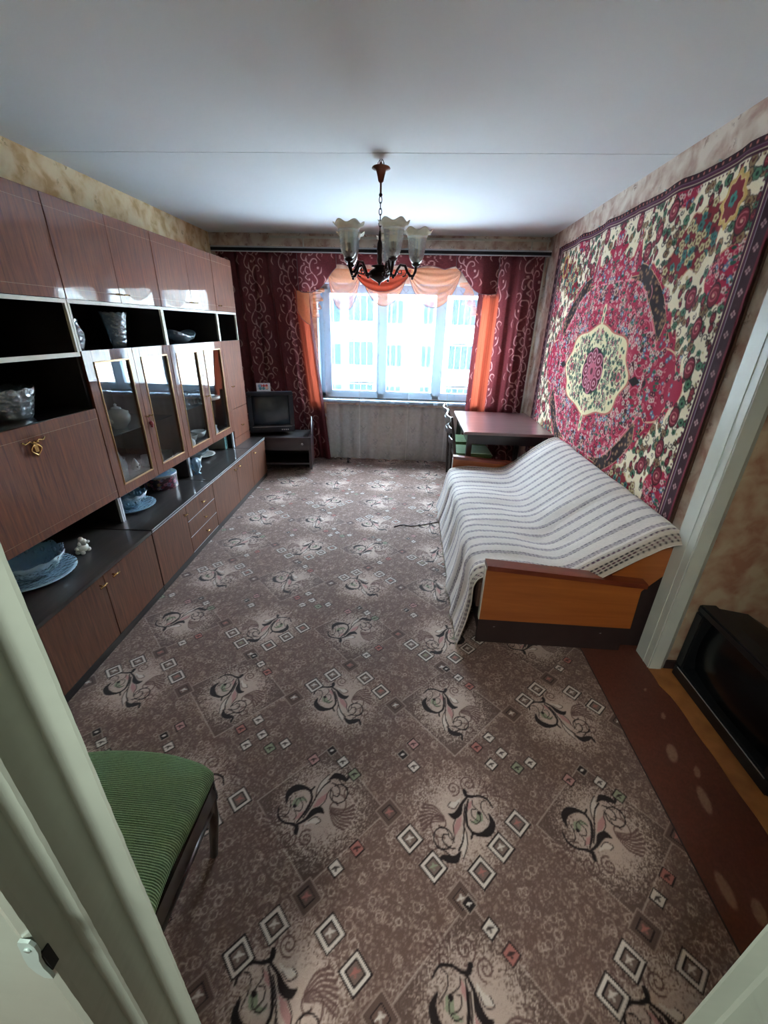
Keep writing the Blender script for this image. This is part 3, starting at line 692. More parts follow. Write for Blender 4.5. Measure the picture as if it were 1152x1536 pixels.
# back wall with window opening
WX0, WX1, WZ0, WZ1 = -1.13, 1.07, .765, 2.04
b = MB(); b.box(XL - .1, WX0, YB, YB + .30, 0, ZC); b.box(WX1, XR + .12, YB, YB + .30, 0, ZC)
b.box(WX0, WX1, YB, YB + .30, 0, WZ0); b.box(WX0, WX1, YB, YB + .30, WZ1, ZC)
tag(b.build('wall_back', M['paper_right']), kind='structure')
b = MB(); t_ = .004
b.box(WX0, WX0 + t_, YB, YB + .14, WZ0, WZ1); b.box(WX1 - t_, WX1, YB, YB + .14, WZ0, WZ1); b.box(WX0, WX1, YB, YB + .14, WZ1 - t_, WZ1)
tag(b.build('trim_1', M['win_white']), kind='structure')
# window: frame, three sashes
YW = 5.35
win = MB(); win.box(WX0, -1.00 - .02, YW, YW + .07, WZ0, WZ1); win.box(.95, WX1, YW, YW + .07, WZ0, WZ1)
win.box(WX0, WX1, YW, YW + .07, WZ1 - .06, WZ1); win.box(WX0, WX1, YW, YW + .07, WZ0, WZ0 + .05)
win.box(-.415, -.335, YW, YW + .07, WZ0, WZ1); win.box(.278, .358, YW, YW + .07, WZ0, WZ1)
win = win.build('window_1', M['win_white']); tag(win, kind='structure')
for x0, x1 in ((-1.02, -.415), (-.335, .278), (.358, .95)):
    s = MB(); z0, z1 = WZ0 + .05, WZ1 - .06; w_ = .022
    s.box(x0, x0 + w_, YW - .015, YW + .05, z0, z1, .003); s.box(x1 - w_, x1, YW - .015, YW + .05, z0, z1, .003)
    s.box(x0, x1, YW - .015, YW + .05, z0, z0 + .035, .003); s.box(x0, x1, YW - .015, YW + .05, z1 - .035, z1, .003)
    s = s.build('window_sash', M['win_white'], win)
    box('window_pane', x0 + w_, x1 - w_, YW + .012, YW + .018, z0 + .035, z1 - .035, M['winglass'], s)
box('window_sill', WX0 - .04, WX1 + .04, 5.115, YW, WZ0 - .035, WZ0, M['win_white'], win, .008)
# trims on the back wall above the rod and in the right corner
tr = MB(); tr.box(-1.62, 1.40, 5.188, 5.199, 2.455, 2.475); tr.box(-1.255, -1.24, 5.188, 5.199, 2.30, 2.455); tr.box(1.205, 1.22, 5.188, 5.199, 2.30, 2.455)
tag(tr.build('trim_2', M['white_edge']), kind='structure')
tr = MB(); tr.tube([(1.372, 5.17, .02), (1.372, 5.17, 2.49)], .010, 8)
tag(tr.build('trim_3', M['white_edge']), kind='structure')
tag(box('baseboard_left', XL, XL + .015, YF, 5.19, 0, .07, M['floor']), kind='structure')
# casing on the wall end beside the sofa
cas = MB(); cas.prism([(1.318, 1.692), (1.376, 1.692), (1.408, 1.713), (1.408, 1.835), (1.330, 1.835), (1.318, 1.825)], 'z', 0.0, ZC - .002)
cas = cas.build('trim_4', M['paint']); tag(cas, kind='structure')
g = MB(); g.box(1.3155, 1.318, 1.745, 1.749, .0, ZC - .01); g.box(1.3155, 1.318, 1.70, 1.708, .0, ZC - .01); g.build('casing_bead', M['paint'], cas)
# dark rim strip along the floor below the casing
tag(box('trim_5', 1.40, 1.62, 1.700, 1.714, 0, .05, M['sofa_base']), kind='structure')

# doorway lining nearest to the camera, stepped profile with peeling paint edges
def jamb(name, P, mat):
    n = len(P); zs_ = np.linspace(0, 2.06, 180); r = np.random.RandomState(len(name)); V = []
    for k, z in enumerate(zs_):
        for j, (x, y) in enumerate(P):
            e = (r.rand() - .5) * .0005 if 0 < j < n - 1 else 0
            V.append((x + e, y + e * .5, z))
    F = [(k * n + j, k * n + (j + 1) % n, (k + 1) * n + (j + 1) % n, (k + 1) * n + j) for k in range(len(zs_) - 1) for j in range(n)]
    F += [tuple(range(n))[::-1], tuple((len(zs_) - 1) * n + j for j in range(n))]
    return MB().add(V, F).build(name, mat)
lj = jamb('door_1', [(-.52, .176), (-.52, .170), (-.362, .169), (-.351, .166), (-.345, .169), (-.3445, .174), (-.3455, .197), (-.338, .1995), (-.329, .2005), (-.3265, .203), (-.3255, .2365), (-.316, .238), (-.293, .2382), (-.290, .2395), (-.320, .256), (-.40, .256), (-.40, .176)], M['paint_green'])
tag(lj, kind='structure')
rj = jamb('door_2', [(.62, .176), (.50, .256), (.44, .256), (.4075, .2400), (.410, .2385), (.440, .238), (.444, .235), (.446, .205), (.450, .201), (.460, .200), (.463, .196), (.464, .174), (.470, .169), (.62, .170)][::-1], M['paint_green'])
tag(rj, kind='structure')
tag(box('door_3', -.40, .50, .176, .256, 2.03, 2.058, M['paint_green']), kind='structure')
# strike plate, bent and painted over
sp_ = MB(); zc_ = 1.025
prof = [(-.3585, .1345), (-.3575, .150), (-.3565, .156)]
pts = []
zs_p = [1.050, 1.043, 1.030, 1.012, .996, .982, .972]; xc_p = [-.3475, -.3470, -.3480, -.3520, -.3530, -.3500, -.3470]; hw_p = [.0055, .0085, .0092, .0080, .0080, .0075, .0050]
for i in range(25):
    q = i / 24 * 6
    z = float(np.interp(q, range(7), zs_p)); xc = float(np.interp(q, range(7), xc_p)); hw = float(np.interp(q, range(7), hw_p))
    pts.append(((xc - hw, .1625, z), (xc + hw, .1625, z)))
V = []; F = []
for a_, b_ in pts: V += [a_, b_, (b_[0], b_[1] + .003, b_[2]), (a_[0], a_[1] + .003, a_[2])]
for i in range(24):
    for j in range(4): F.append((i * 4 + j, i * 4 + (j + 1) % 4, i * 4 + 4 + (j + 1) % 4, i * 4 + 4 + j))
F += [(0, 1, 2, 3), (96, 99, 98, 97)]
sp_.add(V, F); spl = sp_.build('strike_plate', M['steel'], lj)
box('latch_hole', -.3480, -.3430, .1664, .1745, .980, 1.016, M['dark_gap'], lj, label='dark hole behind the bent strike plate')
MB().tube([(-.3475, .1630, 1.036), (-.3475, .1612, 1.036)], .0035, 10).build('screw', M['steel'], lj)

# ------------------------------------------------------------------ CARPET
ct = carpet_tile()
carp = empty('carpet', (0, 0, .004), 'brown patterned carpet with scroll motifs and little squares covering the floor', 'carpet')
def carpet_piece(xs, ys, name):
    Xg, Yg = np.meshgrid(xs, ys); Z = np.full_like(Xg, .004)
    c = ct.sample(Xg + .245 + 10.1, Yg - .885 + 9.4)
    return grid_obj(name, np.stack([Xg, Yg, Z], -1), c, M['carpet'], carp)
XE = 1.012
carpet_piece(np.arange(-1.75, XE, .0037), np.arange(.262, 1.9, .0037), 'carpet_pile')
carpet_piece(np.arange(-2.28, 1.40, .0058), np.arange(1.8963, 5.19, .0070), 'carpet_pile')
# edge thickness of the cut edge, slightly wavy
e = MB(); e.box(XE - .004, XE + .002, .262, 1.9, 0, .0042); e.build('cut_edge', M['carpet_edge'] if 'carpet_edge' in M else M['sofa_base'], carp)
lino = MB(); n_ = 24
pl = [(1.335 + .003 * math.sin(i * 1.7) - (.02 if i > 21 else 0), .262 + i * (1.70 - .262) / n_) for i in range(n_ + 1)]
lino.prism(pl + [(2.88, 1.70), (2.88, .262)], 'z', .0005, .003)
lo = lino.build('linoleum_strip', M['orange_lino']); tag(lo, 'ochre linoleum strip on the floor under the television at the right edge', 'flooring')
cd = MB(); cd.tube([(-.085, 3.19, .008), (-.02, 3.24, .008), (.06, 3.22, .008), (.15, 3.25, .008), (.30, 3.33, .008), (.345, 3.36, .008)], .0035, 6)
tag(cd.build('cord', M['cord']), 'thin dark cord lying on the carpet in front of the sofa', 'cord')

# ------------------------------------------------------------------ WALL RUG
rq = rug_tile()
rug_root = empty('wall_rug', (1.39, 3.39, .29), 'large crimson and cream oriental rug hung on the right wall above the sofa', 'rug')
ysr = np.arange(2.01, 4.772, .0042); zsr = np.arange(.30, 2.335, .0042)
Yg, Zg = np.meshgrid(ysr, zsr)
wv = .007 * np.sin(Yg * 9 + 1) * (Zg - .2) / 2 + .004 * np.sin(Yg * 23)
Xr = 1.392 - .010 - np.clip(wv, -.006, .02)
sag = .010 * np.abs(np.sin(Yg * PI / .46)) * np.clip((Zg - 2.0) / .33, 0, 1)
colr = rq.sample(np.abs(Yg - 3.39), np.abs(Zg - 1.315))
grid_obj('rug_pile', np.stack([Xr, Yg, Zg + .012 - sag], -1), colr, M['rug'], rug_root, flip=False)
box('rug_backing', 1.393, 1.404, 2.012, 4.768, .30, 2.325, M['upholstery'], rug_root)
for k in range(7): MB().tube([(1.384, 2.03 + k * .45, 2.335), (1.372, 2.03 + k * .45, 2.337)], .004, 6).build('hanging_nail', M['steel'], rug_root)

# ------------------------------------------------------------------ CURTAINS
dt = drape_tile()
rod = empty('curtain_rod', (0, 5.08, 2.33), 'long dark triple curtain rail with silver edges across the window wall', 'curtain rail')
box('rail_track', -2.22, 1.385, 5.03, 5.16, 2.312, 2.338, M['dark_gap'], rod)
box('rail_edge', -2.22, 1.385, 5.022, 5.03, 2.338, 2.352, M['silver_edge'], rod)
box('rail_edge', -2.22, 1.385, 5.022, 5.03, 2.298, 2.308, M['silver_edge'], rod)
box('rail_face', -2.22, 1.385, 5.024, 5.032, 2.308, 2.338, M['dark_gap'], rod)
box('rail_bracket', -1.9, -1.87, 5.16, 5.198, 2.31, 2.35, M['silver_edge'], rod); box('rail_bracket', 1.1, 1.13, 5.16, 5.198, 2.31, 2.35, M['silver_edge'], rod)
def fold(u, z, k, seed):
    r = np.random.RandomState(seed); ph = r.rand(5) * 6
    return .034 * np.sin(u * k + ph[0] + .6 * np.sin(u * 4 + ph[1])) + .010 * np.sin(u * k * 1.9 + ph[2] + .4 * z) + .004 * np.sin(u * k * 3.3 + z * 2 + ph[3])
def drape(name, x0t, x1t, x0b, x1b, zt, zb, y, seed, label, orange=None, k=38, hollow=False):
    nu, nz = int((abs(x1t - x0t)) / .0048), int((zt - zb) / .0065)
    u = np.linspace(0, 1, nu)[None]; w = np.linspace(0, 1, nz)[:, None]
    x = (x0t + (x0b - x0t) * w) * (1 - u) + (x1t + (x1b - x1t) * w) * u
    z = zt + (zb - zt) * w + u * 0
    xx = x0t + (x1t - x0t) * u + 0 * w
    yy = y + fold(xx, z, k, seed) * (.55 + .45 * w)
    su = (xx * 1.1 + .35 * fold(xx, z, k, seed)); col = dt.sample(su + 5.04, z * .82 + 4.6)
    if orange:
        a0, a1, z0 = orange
        mk = np.clip((u - a0) * 60, 0, 1) * np.clip((a1 - u) * 60, 0, 1) * np.clip((z - z0) * 14, 0, 1) * np.clip((1.97 - z) * 14, 0, 1)  # window backlight put into the drape colour as a plain orange band
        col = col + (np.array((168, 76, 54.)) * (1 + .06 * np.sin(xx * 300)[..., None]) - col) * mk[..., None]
    o = grid_obj(name, np.stack([x, yy, z], -1), col, M['drape'])
    return tag(o, label, 'curtain')
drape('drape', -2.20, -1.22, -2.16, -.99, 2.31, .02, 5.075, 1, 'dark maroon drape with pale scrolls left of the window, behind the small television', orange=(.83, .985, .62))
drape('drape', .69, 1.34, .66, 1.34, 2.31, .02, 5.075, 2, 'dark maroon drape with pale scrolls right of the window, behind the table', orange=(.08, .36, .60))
# tulle
def tulle():
    x0, x1, zt, zb = -1.04, .73, 2.30, .025
    nu, nz = 330, 330
    u = np.linspace(x0, x1, nu)[None] + np.zeros((nz, 1)); z = np.linspace(zt, zb, nz)[:, None] + np.zeros((1, nu))
    yy = 5.115 + .010 * np.sin(u * 34 + .5 * np.sin(u * 5)) + .006 * np.sin(u * 71 + 1)
    cv = Cv(.36, .34, .0025, (236, 240, 244), True)
    al = Cv(.36, .34, .0025, (.80, 0, 0), True)
    for ox, oy in ((.06, .06), (.24, .23)):
        for c_, v_ in ((cv, (150, 160, 172)), (al, (.54, 0, 0))):
            c_.spiral(ox, oy, .022, 0, 1.4, .005, v_); c_.stroke([(ox, oy + .02), (ox + .03, oy + .04), (ox + .02, oy + .06)], [.003, .010, .003], v_)
            c_.stroke([(ox, oy + .02), (ox - .03, oy + .05)], [.003, .009], v_); c_.disc(ox + .012, oy - .05, .007, v_); c_.disc(ox - .05, oy - .01, .005, v_)
    c = cv.sample(u * 1.15 + 3.6, z + 3.4); a = al.sample(u * 1.15 + 3.6, z + 3.4)[..., :1]
    for xl in (-.62, -.02, .45): a = np.where(np.abs(u - xl)[..., None] < .006, .68, a)
    a = a * (.76 + .24 * np.clip((z - .66) / .08, 0, 1))[..., None]  # brighter look below the sill put into the opacity: tulle denser there
    o = grid_obj('tulle_curtain', np.stack([u, yy, z], -1), np.concatenate([c, a], -1), M['sheer'])
    tag(o, 'white sheer tulle curtain with small curl motifs in front of the window', 'curtain')
tulle()
# lambrequin
lam = empty('lambrequin', (-.2, 5.04, 2.30), 'maroon and peach swagged lambrequin hanging over the top of the window', 'lambrequin')
def swag(name, xl, xr, zl, zr, zb, mat, y, folds=7, depth=.05, ztop=None, pip=True, col=False, sq=1.0):
    """draped swag between two shoulders, curved lower hem"""
    nu, nw = 60, 44; u = np.linspace(0, 1, nu)[None]; w = np.linspace(0, 1, nw)[:, None]
    x = xl + (xr - xl) * u + 0 * w
    zt = zl + (zr - zl) * u; zt = zt + 0 * w if ztop is None else np.maximum(zt, ztop) + 0 * w
    arc = np.clip(1 - np.abs(2 * u - 1) ** (2.2 * sq), 0, 1) ** .75
    zbot = (zl + (zr - zl) * u) - ((zl + zr) / 2 - zb) * arc
    z = zt * (1 - w) + zbot * w
    yy = y - depth * arc * np.sin(w * PI * .6) + .010 * np.sin(w * folds * 2 * PI) * arc
    o = grid_obj(name, np.stack([x, yy, z], -1), dt.sample(x * 1.3 + 4.2, z + 4.6) if col else None, mat, lam)
    if pip:
        p = MB(); p.tube([(x[-1, i], yy[-1, i] - .002, zbot[0, i]) for i in range(nu)], .0028, 5); p.build('piping', M['piping'], o)
    return o
swag('peach_swag', -.96, -.60, 2.16, 2.16, 1.755, M['peach'], 5.055, 5, sq=1.3)
swag('peach_swag', -.58, -.10, 2.10, 2.10, 1.805, M['peach'], 5.060, 4, sq=.9)
swag('peach_swag', -.09, .49, 2.18, 2.18, 1.80, M['peach'], 5.055, 6, sq=1.0)
swag('red_swag', -.68, -.05, 2.16, 2.16, 1.945, M['redswag'], 5.045, 3, sq=1.0)
def flat_drop(name, poly, mat, y, col=True, parent=lam):
    """valance piece: columns between a top line and a lower outline"""
    xs_ = np.linspace(poly[0][0], poly[-1][0], 90); zb = np.interp(xs_, [p[0] for p in poly], [p[1] for p in poly])
    w = np.linspace(0, 1, 70)[:, None]; z = 2.295 * (1 - w) + zb[None] * w; x = xs_[None] + 0 * w
    yy = y + .006 * np.sin(x * 42) * w
    o = grid_obj(name, np.stack([x, yy, z], -1), dt.sample(x * 1.0 + 4.2, z + 4.6) if col else None, mat, parent)
    p = MB(); p.tube([(xs_[0], y - .003, 2.29)] + [(xs_[i], yy[-1, i] - .003, zb[i]) for i in range(90)] + [(xs_[-1], y - .003, 2.29)], .003, 5); p.build('piping', M['piping'], o)
    return o
M['valance'] = attr_mat('valance_cloth', .6, bump=.1, bscale=200, transl=.4, gain=1.15)
flat_drop('side_panel', [(-1.285, 1.945), (-1.25, 1.925), (-1.13, 1.925), (-1.05, 1.96), (-.98, 2.03), (-.91, 2.12), (-.86, 2.17)], M['valance'], 5.028)
flat_drop('side_panel', [(.42, 2.19), (.49, 2.14), (.56, 2.05), (.63, 1.98), (.70, 1.945), (.80, 1.94), (.87, 1.95)], M['valance'], 5.028)
sc_ = [(x, 2.165 + .035 * abs(math.cos((x + .84) * PI / .325))) for x in np.linspace(-.88, .44, 40)]
flat_drop('top_band', sc_, M['valance'], 5.036)
def ruffle(x0, z0, x1, z1, sgn):
    n = 40; V = np.zeros((n, 8, 3))
    for i in range(n):
        t = i / (n - 1); wz = .5 + .5 * math.sin(t * 22)
        for j in range(8):
            q = j / 7; V[i, j] = (x0 + (x1 - x0) * t + sgn * q * (.09 + .05 * wz) * (1 - .5 * t), 5.05 + .015 * math.sin(t * 30 + q * 2), z0 + (z1 - z0) * t - q * .02 * wz)
    grid_obj('ruffle', V, None, M['peach'], lam)
ruffle(-1.13, 1.98, -1.14, 1.68, 1); ruffle(.60, 2.06, .70, 1.74, -1)
o = grid_obj('side_veil', np.array([[(-1.31 + .14 * (j / 10), 5.03, 1.94 - (i / 14) * (.22 + .12 * math.sin(j / 10 * PI / 2))) for j in range(11)] for i in range(15)]), None, M['peach'], lam)
p = MB(); p.tube([(-1.31, 5.027, 1.94), (-1.312, 5.027, 1.75), (-1.27, 5.027, 1.665), (-1.20, 5.027, 1.61), (-1.17, 5.027, 1.60)], .003, 5); p.build('piping', M['piping'], lam)

# ------------------------------------------------------------------ RADIATOR
rad = empty('radiator', (-.73, 5.15, .10), 'white ribbed radiator under the left part of the window behind the tulle', 'radiator')
for i in range(4):
    x = -.93 + i * .115
    r = MB(); r.box(x, x + .075, 5.145, 5.185, .12, .60, .012); r.tube([(x + .037, 5.165, .14), (x + .037, 5.165, .58)], .030, 8); r.build('radiator_section', M['radiator'], rad)
for P_, q_ in (([(-.95, 5.165, .16), (-.50, 5.165, .16)], .020), ([(-1.12, 5.165, .56), (-.50, 5.165, .56)], .020), ([(-.95, 5.165, .005), (-.95, 5.165, .145)], .014)): MB().tube(P_, q_, 8).build('radiator_pipe', M['radiator'], rad)

# ------------------------------------------------------------------ WALL UNIT, upper cabinets
FX, BX = -1.74, -2.25
def handle_bar(parent, x, y, z, mat='brass', ln=.045, ax='y'):
    h = MB(); h.tube([(x, y, z), (x + .022, y, z)], .004, 6)
    h.tube([(x + .022, y - ln / 2, z), (x + .022, y + ln / 2, z)], .0045, 6); h.build('handle', M[mat], parent)
def door_panel(parent, y0, y1, z0, z1, hy=None, hz=None, inlay=True, x1=FX, mat='wood_up', name='door'):
    d = box(name, x1 - .018, x1, y0 + .0015, y1 - .0015, z0 + .0015, z1 - .0015, M[mat], parent, .0012)
    if inlay:
        for q_ in (z1 - .055, z0 + .045): box('inlay_line', x1, x1 + .0006, y0 + .002, y1 - .002, q_, q_ + .0015, M['inlay'], d)
    if hy is not None: handle_bar(d, x1, hy, hz)
    return d
def glass_door(parent, y0, y1, z0, z1, hy):
    st, rl = .068, .058
    f = MB(); f.box(FX - .02, FX, y0 + .0015, y0 + st, z0, z1, .001); f.box(FX - .02, FX, y1 - st + .02, y1 - .0015, z0, z1, .001)
    f.box(FX - .02, FX, y0 + st, y1 - st + .02, z0, z0 + rl); f.box(FX - .02, FX, y0 + st, y1 - st + .02, z1 - rl, z1)
    d = f.build('glass_door', M['wood_up'], parent)
    a, b_, c, e_ = y0 + st, y1 - st + .02, z0 + rl, z1 - rl; g_ = MB(); w_ = .009
    g_.box(FX - .004, FX + .005, a, a + w_, c, e_, .002); g_.box(FX - .004, FX + .005, b_ - w_, b_, c, e_, .002)
    g_.box(FX - .004, FX + .005, a, b_, c, c + w_, .002); g_.box(FX - .004, FX + .005, a, b_, e_ - w_, e_, .002); g_.build('bead', M['gold'], d, 'gilt bead around the pane')
    box('pane', FX - .012, FX - .008, a, b_, c, e_, M['pane'], d)
    handle_bar(d, FX, hy, 1.025, 'brass', .02)
    return d
def unit(y0, y1, label, kind):
    root = empty('wall_cabinet', ((FX + BX) / 2, (y0 + y1) / 2, .45), label, 'cabinet', 'upper cabinets of the wall unit')
    t = .016; IN = M['inside']; GL = M['inside_wood']
    for a in (y0, y1 - t): box('side_panel', BX, FX - .019, a, a + t, .4515, 2.13, IN, root)
    box('back_panel', BX, BX + .006, y0 + t, y1 - t, .4515, 2.13, IN, root)
    box('top_panel', BX, FX - .019, y0 + t, y1 - t, 2.114, 2.13, M['wood_dark'], root)
    lv = [1.672, 1.429, .612] if kind != 'bureau' else [1.672, 1.422, 1.135, .615]
    if kind == 'glass':
        box('glass_case_lining', BX + .0065, BX + .009, y0 + t, y1 - t, .6285, 1.4285, GL, root)
        for q_ in (y0 + t, y1 - t - .0025): box('glass_case_lining', BX + .009, FX - .022, q_, q_ + .0025, .6285, 1.4285, GL, root)
    for z in lv: box('shelf', BX + .006, FX - .019, y0 + t, y1 - t, z, z + .016, M['wood_dark'] if z > 1 else IN, root)
    def ed(a, b_, c, e_, mt='white_edge'): box('edging', FX - .019, FX - .004, a, b_, c, e_, M[mt], root, label={'white_edge': 'cream front edging', 'silver_edge': 'silver front edging'}[mt])
    ed(y0 + .001, y1 - .001, 1.671, 1.689); ed(y0 + .001, y0 + t - .002, 1.441, 1.6705); ed(y1 - t + .002, y1 - .001, 1.441, 1.6705)
    if kind == 'bureau': ed(y0 + .001, y1 - .001, 1.420, 1.4405)
    ed(y0 + .001, y0 + t - .003, .4515, .6095, 'silver_edge'); ed(y1 - t + .003, y1 - .001, .4515, .6095, 'silver_edge')
    ym = (y0 + y1) / 2
    if kind != 'narrow':
        door_panel(root, y0, ym, 1.69, 2.13, ym - .035, 1.735); door_panel(root, ym, y1, 1.69, 2.13, ym + .035, 1.735)
    if kind == 'glass':
        glass_door(root, y0, ym, .61, 1.445, ym - .012); glass_door(root, ym, y1, .61, 1.445, ym + .03)
        box('inner_shelf', BX + .006, -1.80, y0 + t, y1 - t, .945, .951, M['pane_shelf'], root, label='glass inner shelf')
    if kind == 'bureau':
        d = door_panel(root, y0, y1, .615, 1.150, None, None)
        oy, oz = 1.75, 1.045; b_ = MB(); X0 = FX + .004
        for sg in (-1, 1):
            b_.tube([(X0, oy, oz + .018)] + [(X0, oy + sg * (.012 + .016 * math.sin(k * .55)), oz + .012 - k * .0065) for k in range(9)], [.0035] * 10, 6)
            b_.tube([(X0, oy + sg * .006, oz + .02), (X0, oy + sg * .025, oz + .034), (X0, oy + sg * .05, oz + .026), (X0, oy + sg * .062, oz + .038)], [.004, .004, .003, .004], 6)
        b_.ball((X0, oy, oz + .024), .009, (.7, 1, 1)); b_.tube([(X0 - .004, oy, oz + .03), (X0 + .022, oy, oz + .03)], .004, 6); b_.box(X0 - .002, X0 + .001, oy - .010, oy + .010, oz - .02, oz + .03)
        b_.build('key_plate', M['brass'], d, 'ornate brass key plate')
        box('bureau_front_rail', FX - .019, FX, y0, y1, 1.1515, 1.1525, M['wood_dark'], root)
    if kind == 'narrow':
        door_panel(root, y0, y1, 1.69, 2.13, y0 + .04, 1.735)
        door_panel(root, y0 + .03, y1, .82, 1.445, y0 + .10, 1.035, False); door_panel(root, y0 + .03, y1, .445 + .09, .818, y0 + .22, .64, False)
        box('plinth_panel', FX - .018, FX - .001, y0 + .03, y1, .452, .533, M['wood_up'], root); box('front_stile', FX - .018, FX, y0, y0 + .029, .613, 1.445, M['wood_up'], root)
    return root
M['pane_shelf'] = glass_mat('shelf_glass', (190, 215, 215), .25, (190, 215, 215), .05, base_refl=.1)
U1 = unit(1.335, 2.186, 'near upper cabinet with fold-down writing door and brass ornament, cut by the door frame', 'bureau')
U2 = unit(2.188, 3.034, 'upper cabinet with two glass doors and a teapot inside, next to the writing-door cabinet', 'glass')
U3 = unit(3.036, 3.905, 'upper cabinet with two glass doors and cut glasses inside, nearer the window', 'glass')
U4 = unit(3.907, 4.33, 'narrow tall upper cabinet with solid doors at the window end of the wall unit', 'narrow')
k_ = MB(); k_.tube([(FX + .004, 2.628, 1.015), (FX + .012, 2.630, .985)], .002, 5); k_.ball((FX + .012, 2.632, .972), .015); k_.ball((FX + .012, 2.636, .952), .009)
o = k_.build('key_fob', M['red_bead']); tag(o, 'small red key fob hanging on the glass door of the teapot cabinet', 'key fob')

# base cabinets (the lower row stands slightly askew)
def fx(y): return -1.486 - .0344 * (y - 1.22)
SK = Matrix.Rotation(math.atan(.0344), 4, 'Z')
def base_unit(y0, y1, label, parts, silver):
    """built in local frame: local +x is the front normal, local y along the row"""
    root = empty('base_cabinet', (fx(y0), y0, .0045), label, 'cabinet', 'base cabinets of the wall unit', math.atan(.0344), True)
    L = (y1 - y0) / math.cos(math.atan(.0344)) - .002
    D_ = .72
    box('body', -D_, -.018, .0, L, .045, .423, M['wood_low'], root)
    box('plinth', -D_, -.004, .0, L, 0.0, .043, M['wood_dark'], root, label='dark plinth')
    box('top', -D_, .004, .0, L, .425, .4465, M['wood_dark'], root, .002, label='dark polished top')
    if silver:
        box('edging', .004, .0065, 0, L, .4455, .451, M['silver_edge'], root, label='silver edging'); box('edging', .004, .0065, 0, L, .4305, .4345, M['silver_edge'], root, label='silver edging')
    for (a, b_, z0, z1, h, hz) in parts:
        a, b_ = a - y0, b_ - y0
        d = box('door' if z1 - z0 > .2 else 'drawer', -.017, 0, a + .002, min(b_, L) - .001, z0, z1, M['wood_low'], root, .001)
        if z1 - z0 < .2:
            box('edge_strip', .0, .0008, a + .002, min(b_, L) - .001, z0, z0 + .004, M['silver_edge'], d)
        if h is not None: handle_bar(d, 0, h - y0, hz, 'brass', .05)
    return root
base_unit(1.20, 2.084, 'near base cabinet with two doors below the blue glass bowl', [(1.20, 1.636, .048, .421, 1.60, .385), (1.638, 2.084, .048, .421, 1.70, .39)], False)
base_unit(2.087, 2.96, 'base cabinet with one door and three drawers below the round tin', [(2.087, 2.505, .048, .421, 2.465, .375), (2.507, 2.96, .295, .421, 2.74, .36), (2.507, 2.96, .170, .292, 2.74, .235), (2.507, 2.96, .048, .167, 2.74, .115)], True)
base_unit(2.962, 3.90, 'base cabinet with two doors and paired handles, third from the doorway', [(2.962, 3.475, .048, .421, 3.42, .385), (3.477, 3.90, .048, .421, 3.53, .385)], True)
base_unit(3.902, 4.355, 'last base cabinet with a single door beside the television stand', [(3.902, 4.355, .048, .421, 3.965, .385)], True)

# ------------------------------------------------------------------ THINGS ON AND IN THE WALL UNIT
CT = .4520
def lathe_thing(name, prof, c, mat, label, cat, n=40, fn=None, group=None, th=.004, parts=None):
    root = empty(name, c, label, cat, group)
    o = MB().lathe(prof, c, n, fn).build('body', mat, root); solidify(o, th)
    return root
def cut(r, z, t, i): return (r * (1 + .035 * math.cos(12 * t + i * 1.3)), z + (.006 * math.cos(12 * t) if i >= 5 else 0))
def bowl_on_plate(c, rb, hb, rp, mat, lab_b, lab_p, g=None):
    o = MB().lathe([(0.0, .004), (rp * .5, .004), (rp * .8, .008), (rp, .018), (rp, .021), (rp * .8, .012), (rp * .5, .008), (0, .008)], c, 44).build('plate', mat)
    tag(o, lab_p, 'plate')
    root = empty('glass_bowl', (c[0], c[1], c[2] + .009), lab_b, 'bowl')
    cc = (c[0], c[1], c[2] + .0095)
    ob = MB().lathe([(0, 0), (rb * .45, 0), (rb * .62, hb * .15), (rb * .8, hb * .45), (rb * .93, hb * .75), (rb, hb)], cc, 60, cut).build('body', mat, root); solidify(ob, .005, 1)
    b_ = MB()
    for k in range(24):
        t = 2 * PI * k / 24; b_.ball((cc[0] + rb * .86 * math.cos(t), cc[1] + rb * .86 * math.sin(t), cc[2] + hb * (.55 + .12 * (k % 2))), .009, (1, 1, 1.6), 6)
    b_.build('cut_facets', mat, root)
bowl_on_plate((-1.80, 1.57, CT), .148, .10, .185, M['blue_glass'], 'large pale blue cut glass bowl on the near end of the base cabinets', 'pale blue glass plate under the large blue bowl')
bowl_on_plate((-1.845, 2.40, CT), .105, .09, .155, M['blue_glass'], 'smaller blue cut glass bowl on a plate under the teapot cabinet', 'glass plate under the smaller blue bowl below the teapot cabinet')
# figurine of a poodle-like dog
dg = empty('dog_figurine', (-1.715, 1.80, CT), 'small white porcelain dog figurine beside the large blue bowl', 'figurine')
b_ = MB(); c = (-1.715, 1.80, CT)
b_.ball((c[0], c[1], c[2] + .030), .028, (.9, 1.2, .9)); b_.ball((c[0] + .006, c[1] + .004, c[2] + .062), .021); b_.ball((c[0] + .004, c[1] - .001, c[2] + .082), .013)
for dx, dy in ((.012, .022), (-.012, .022), (.014, -.022), (-.014, -.022)): b_.ball((c[0] + dx, c[1] + dy, c[2] + .012), .0125)
b_.tube([(c[0], c[1] - .028, c[2] + .03), (c[0], c[1] - .042, c[2] + .045)], [.006, .009], 8)
b_.build('body', M['porcelain'], dg)
b_ = MB(); b_.ball((c[0] + .022, c[1] + .016, c[2] + .060), .011, (1, 1.2, .8)); b_.ball((c[0] + .0, c[1] + .025, c[2] + .056), .009, (1, 1, 1.6)); b_.ball((c[0] + .004, c[1] - .018, c[2] + .058), .009, (1, 1, 1.6)); b_.build('muzzle_and_ears', M['porcelain'], dg)
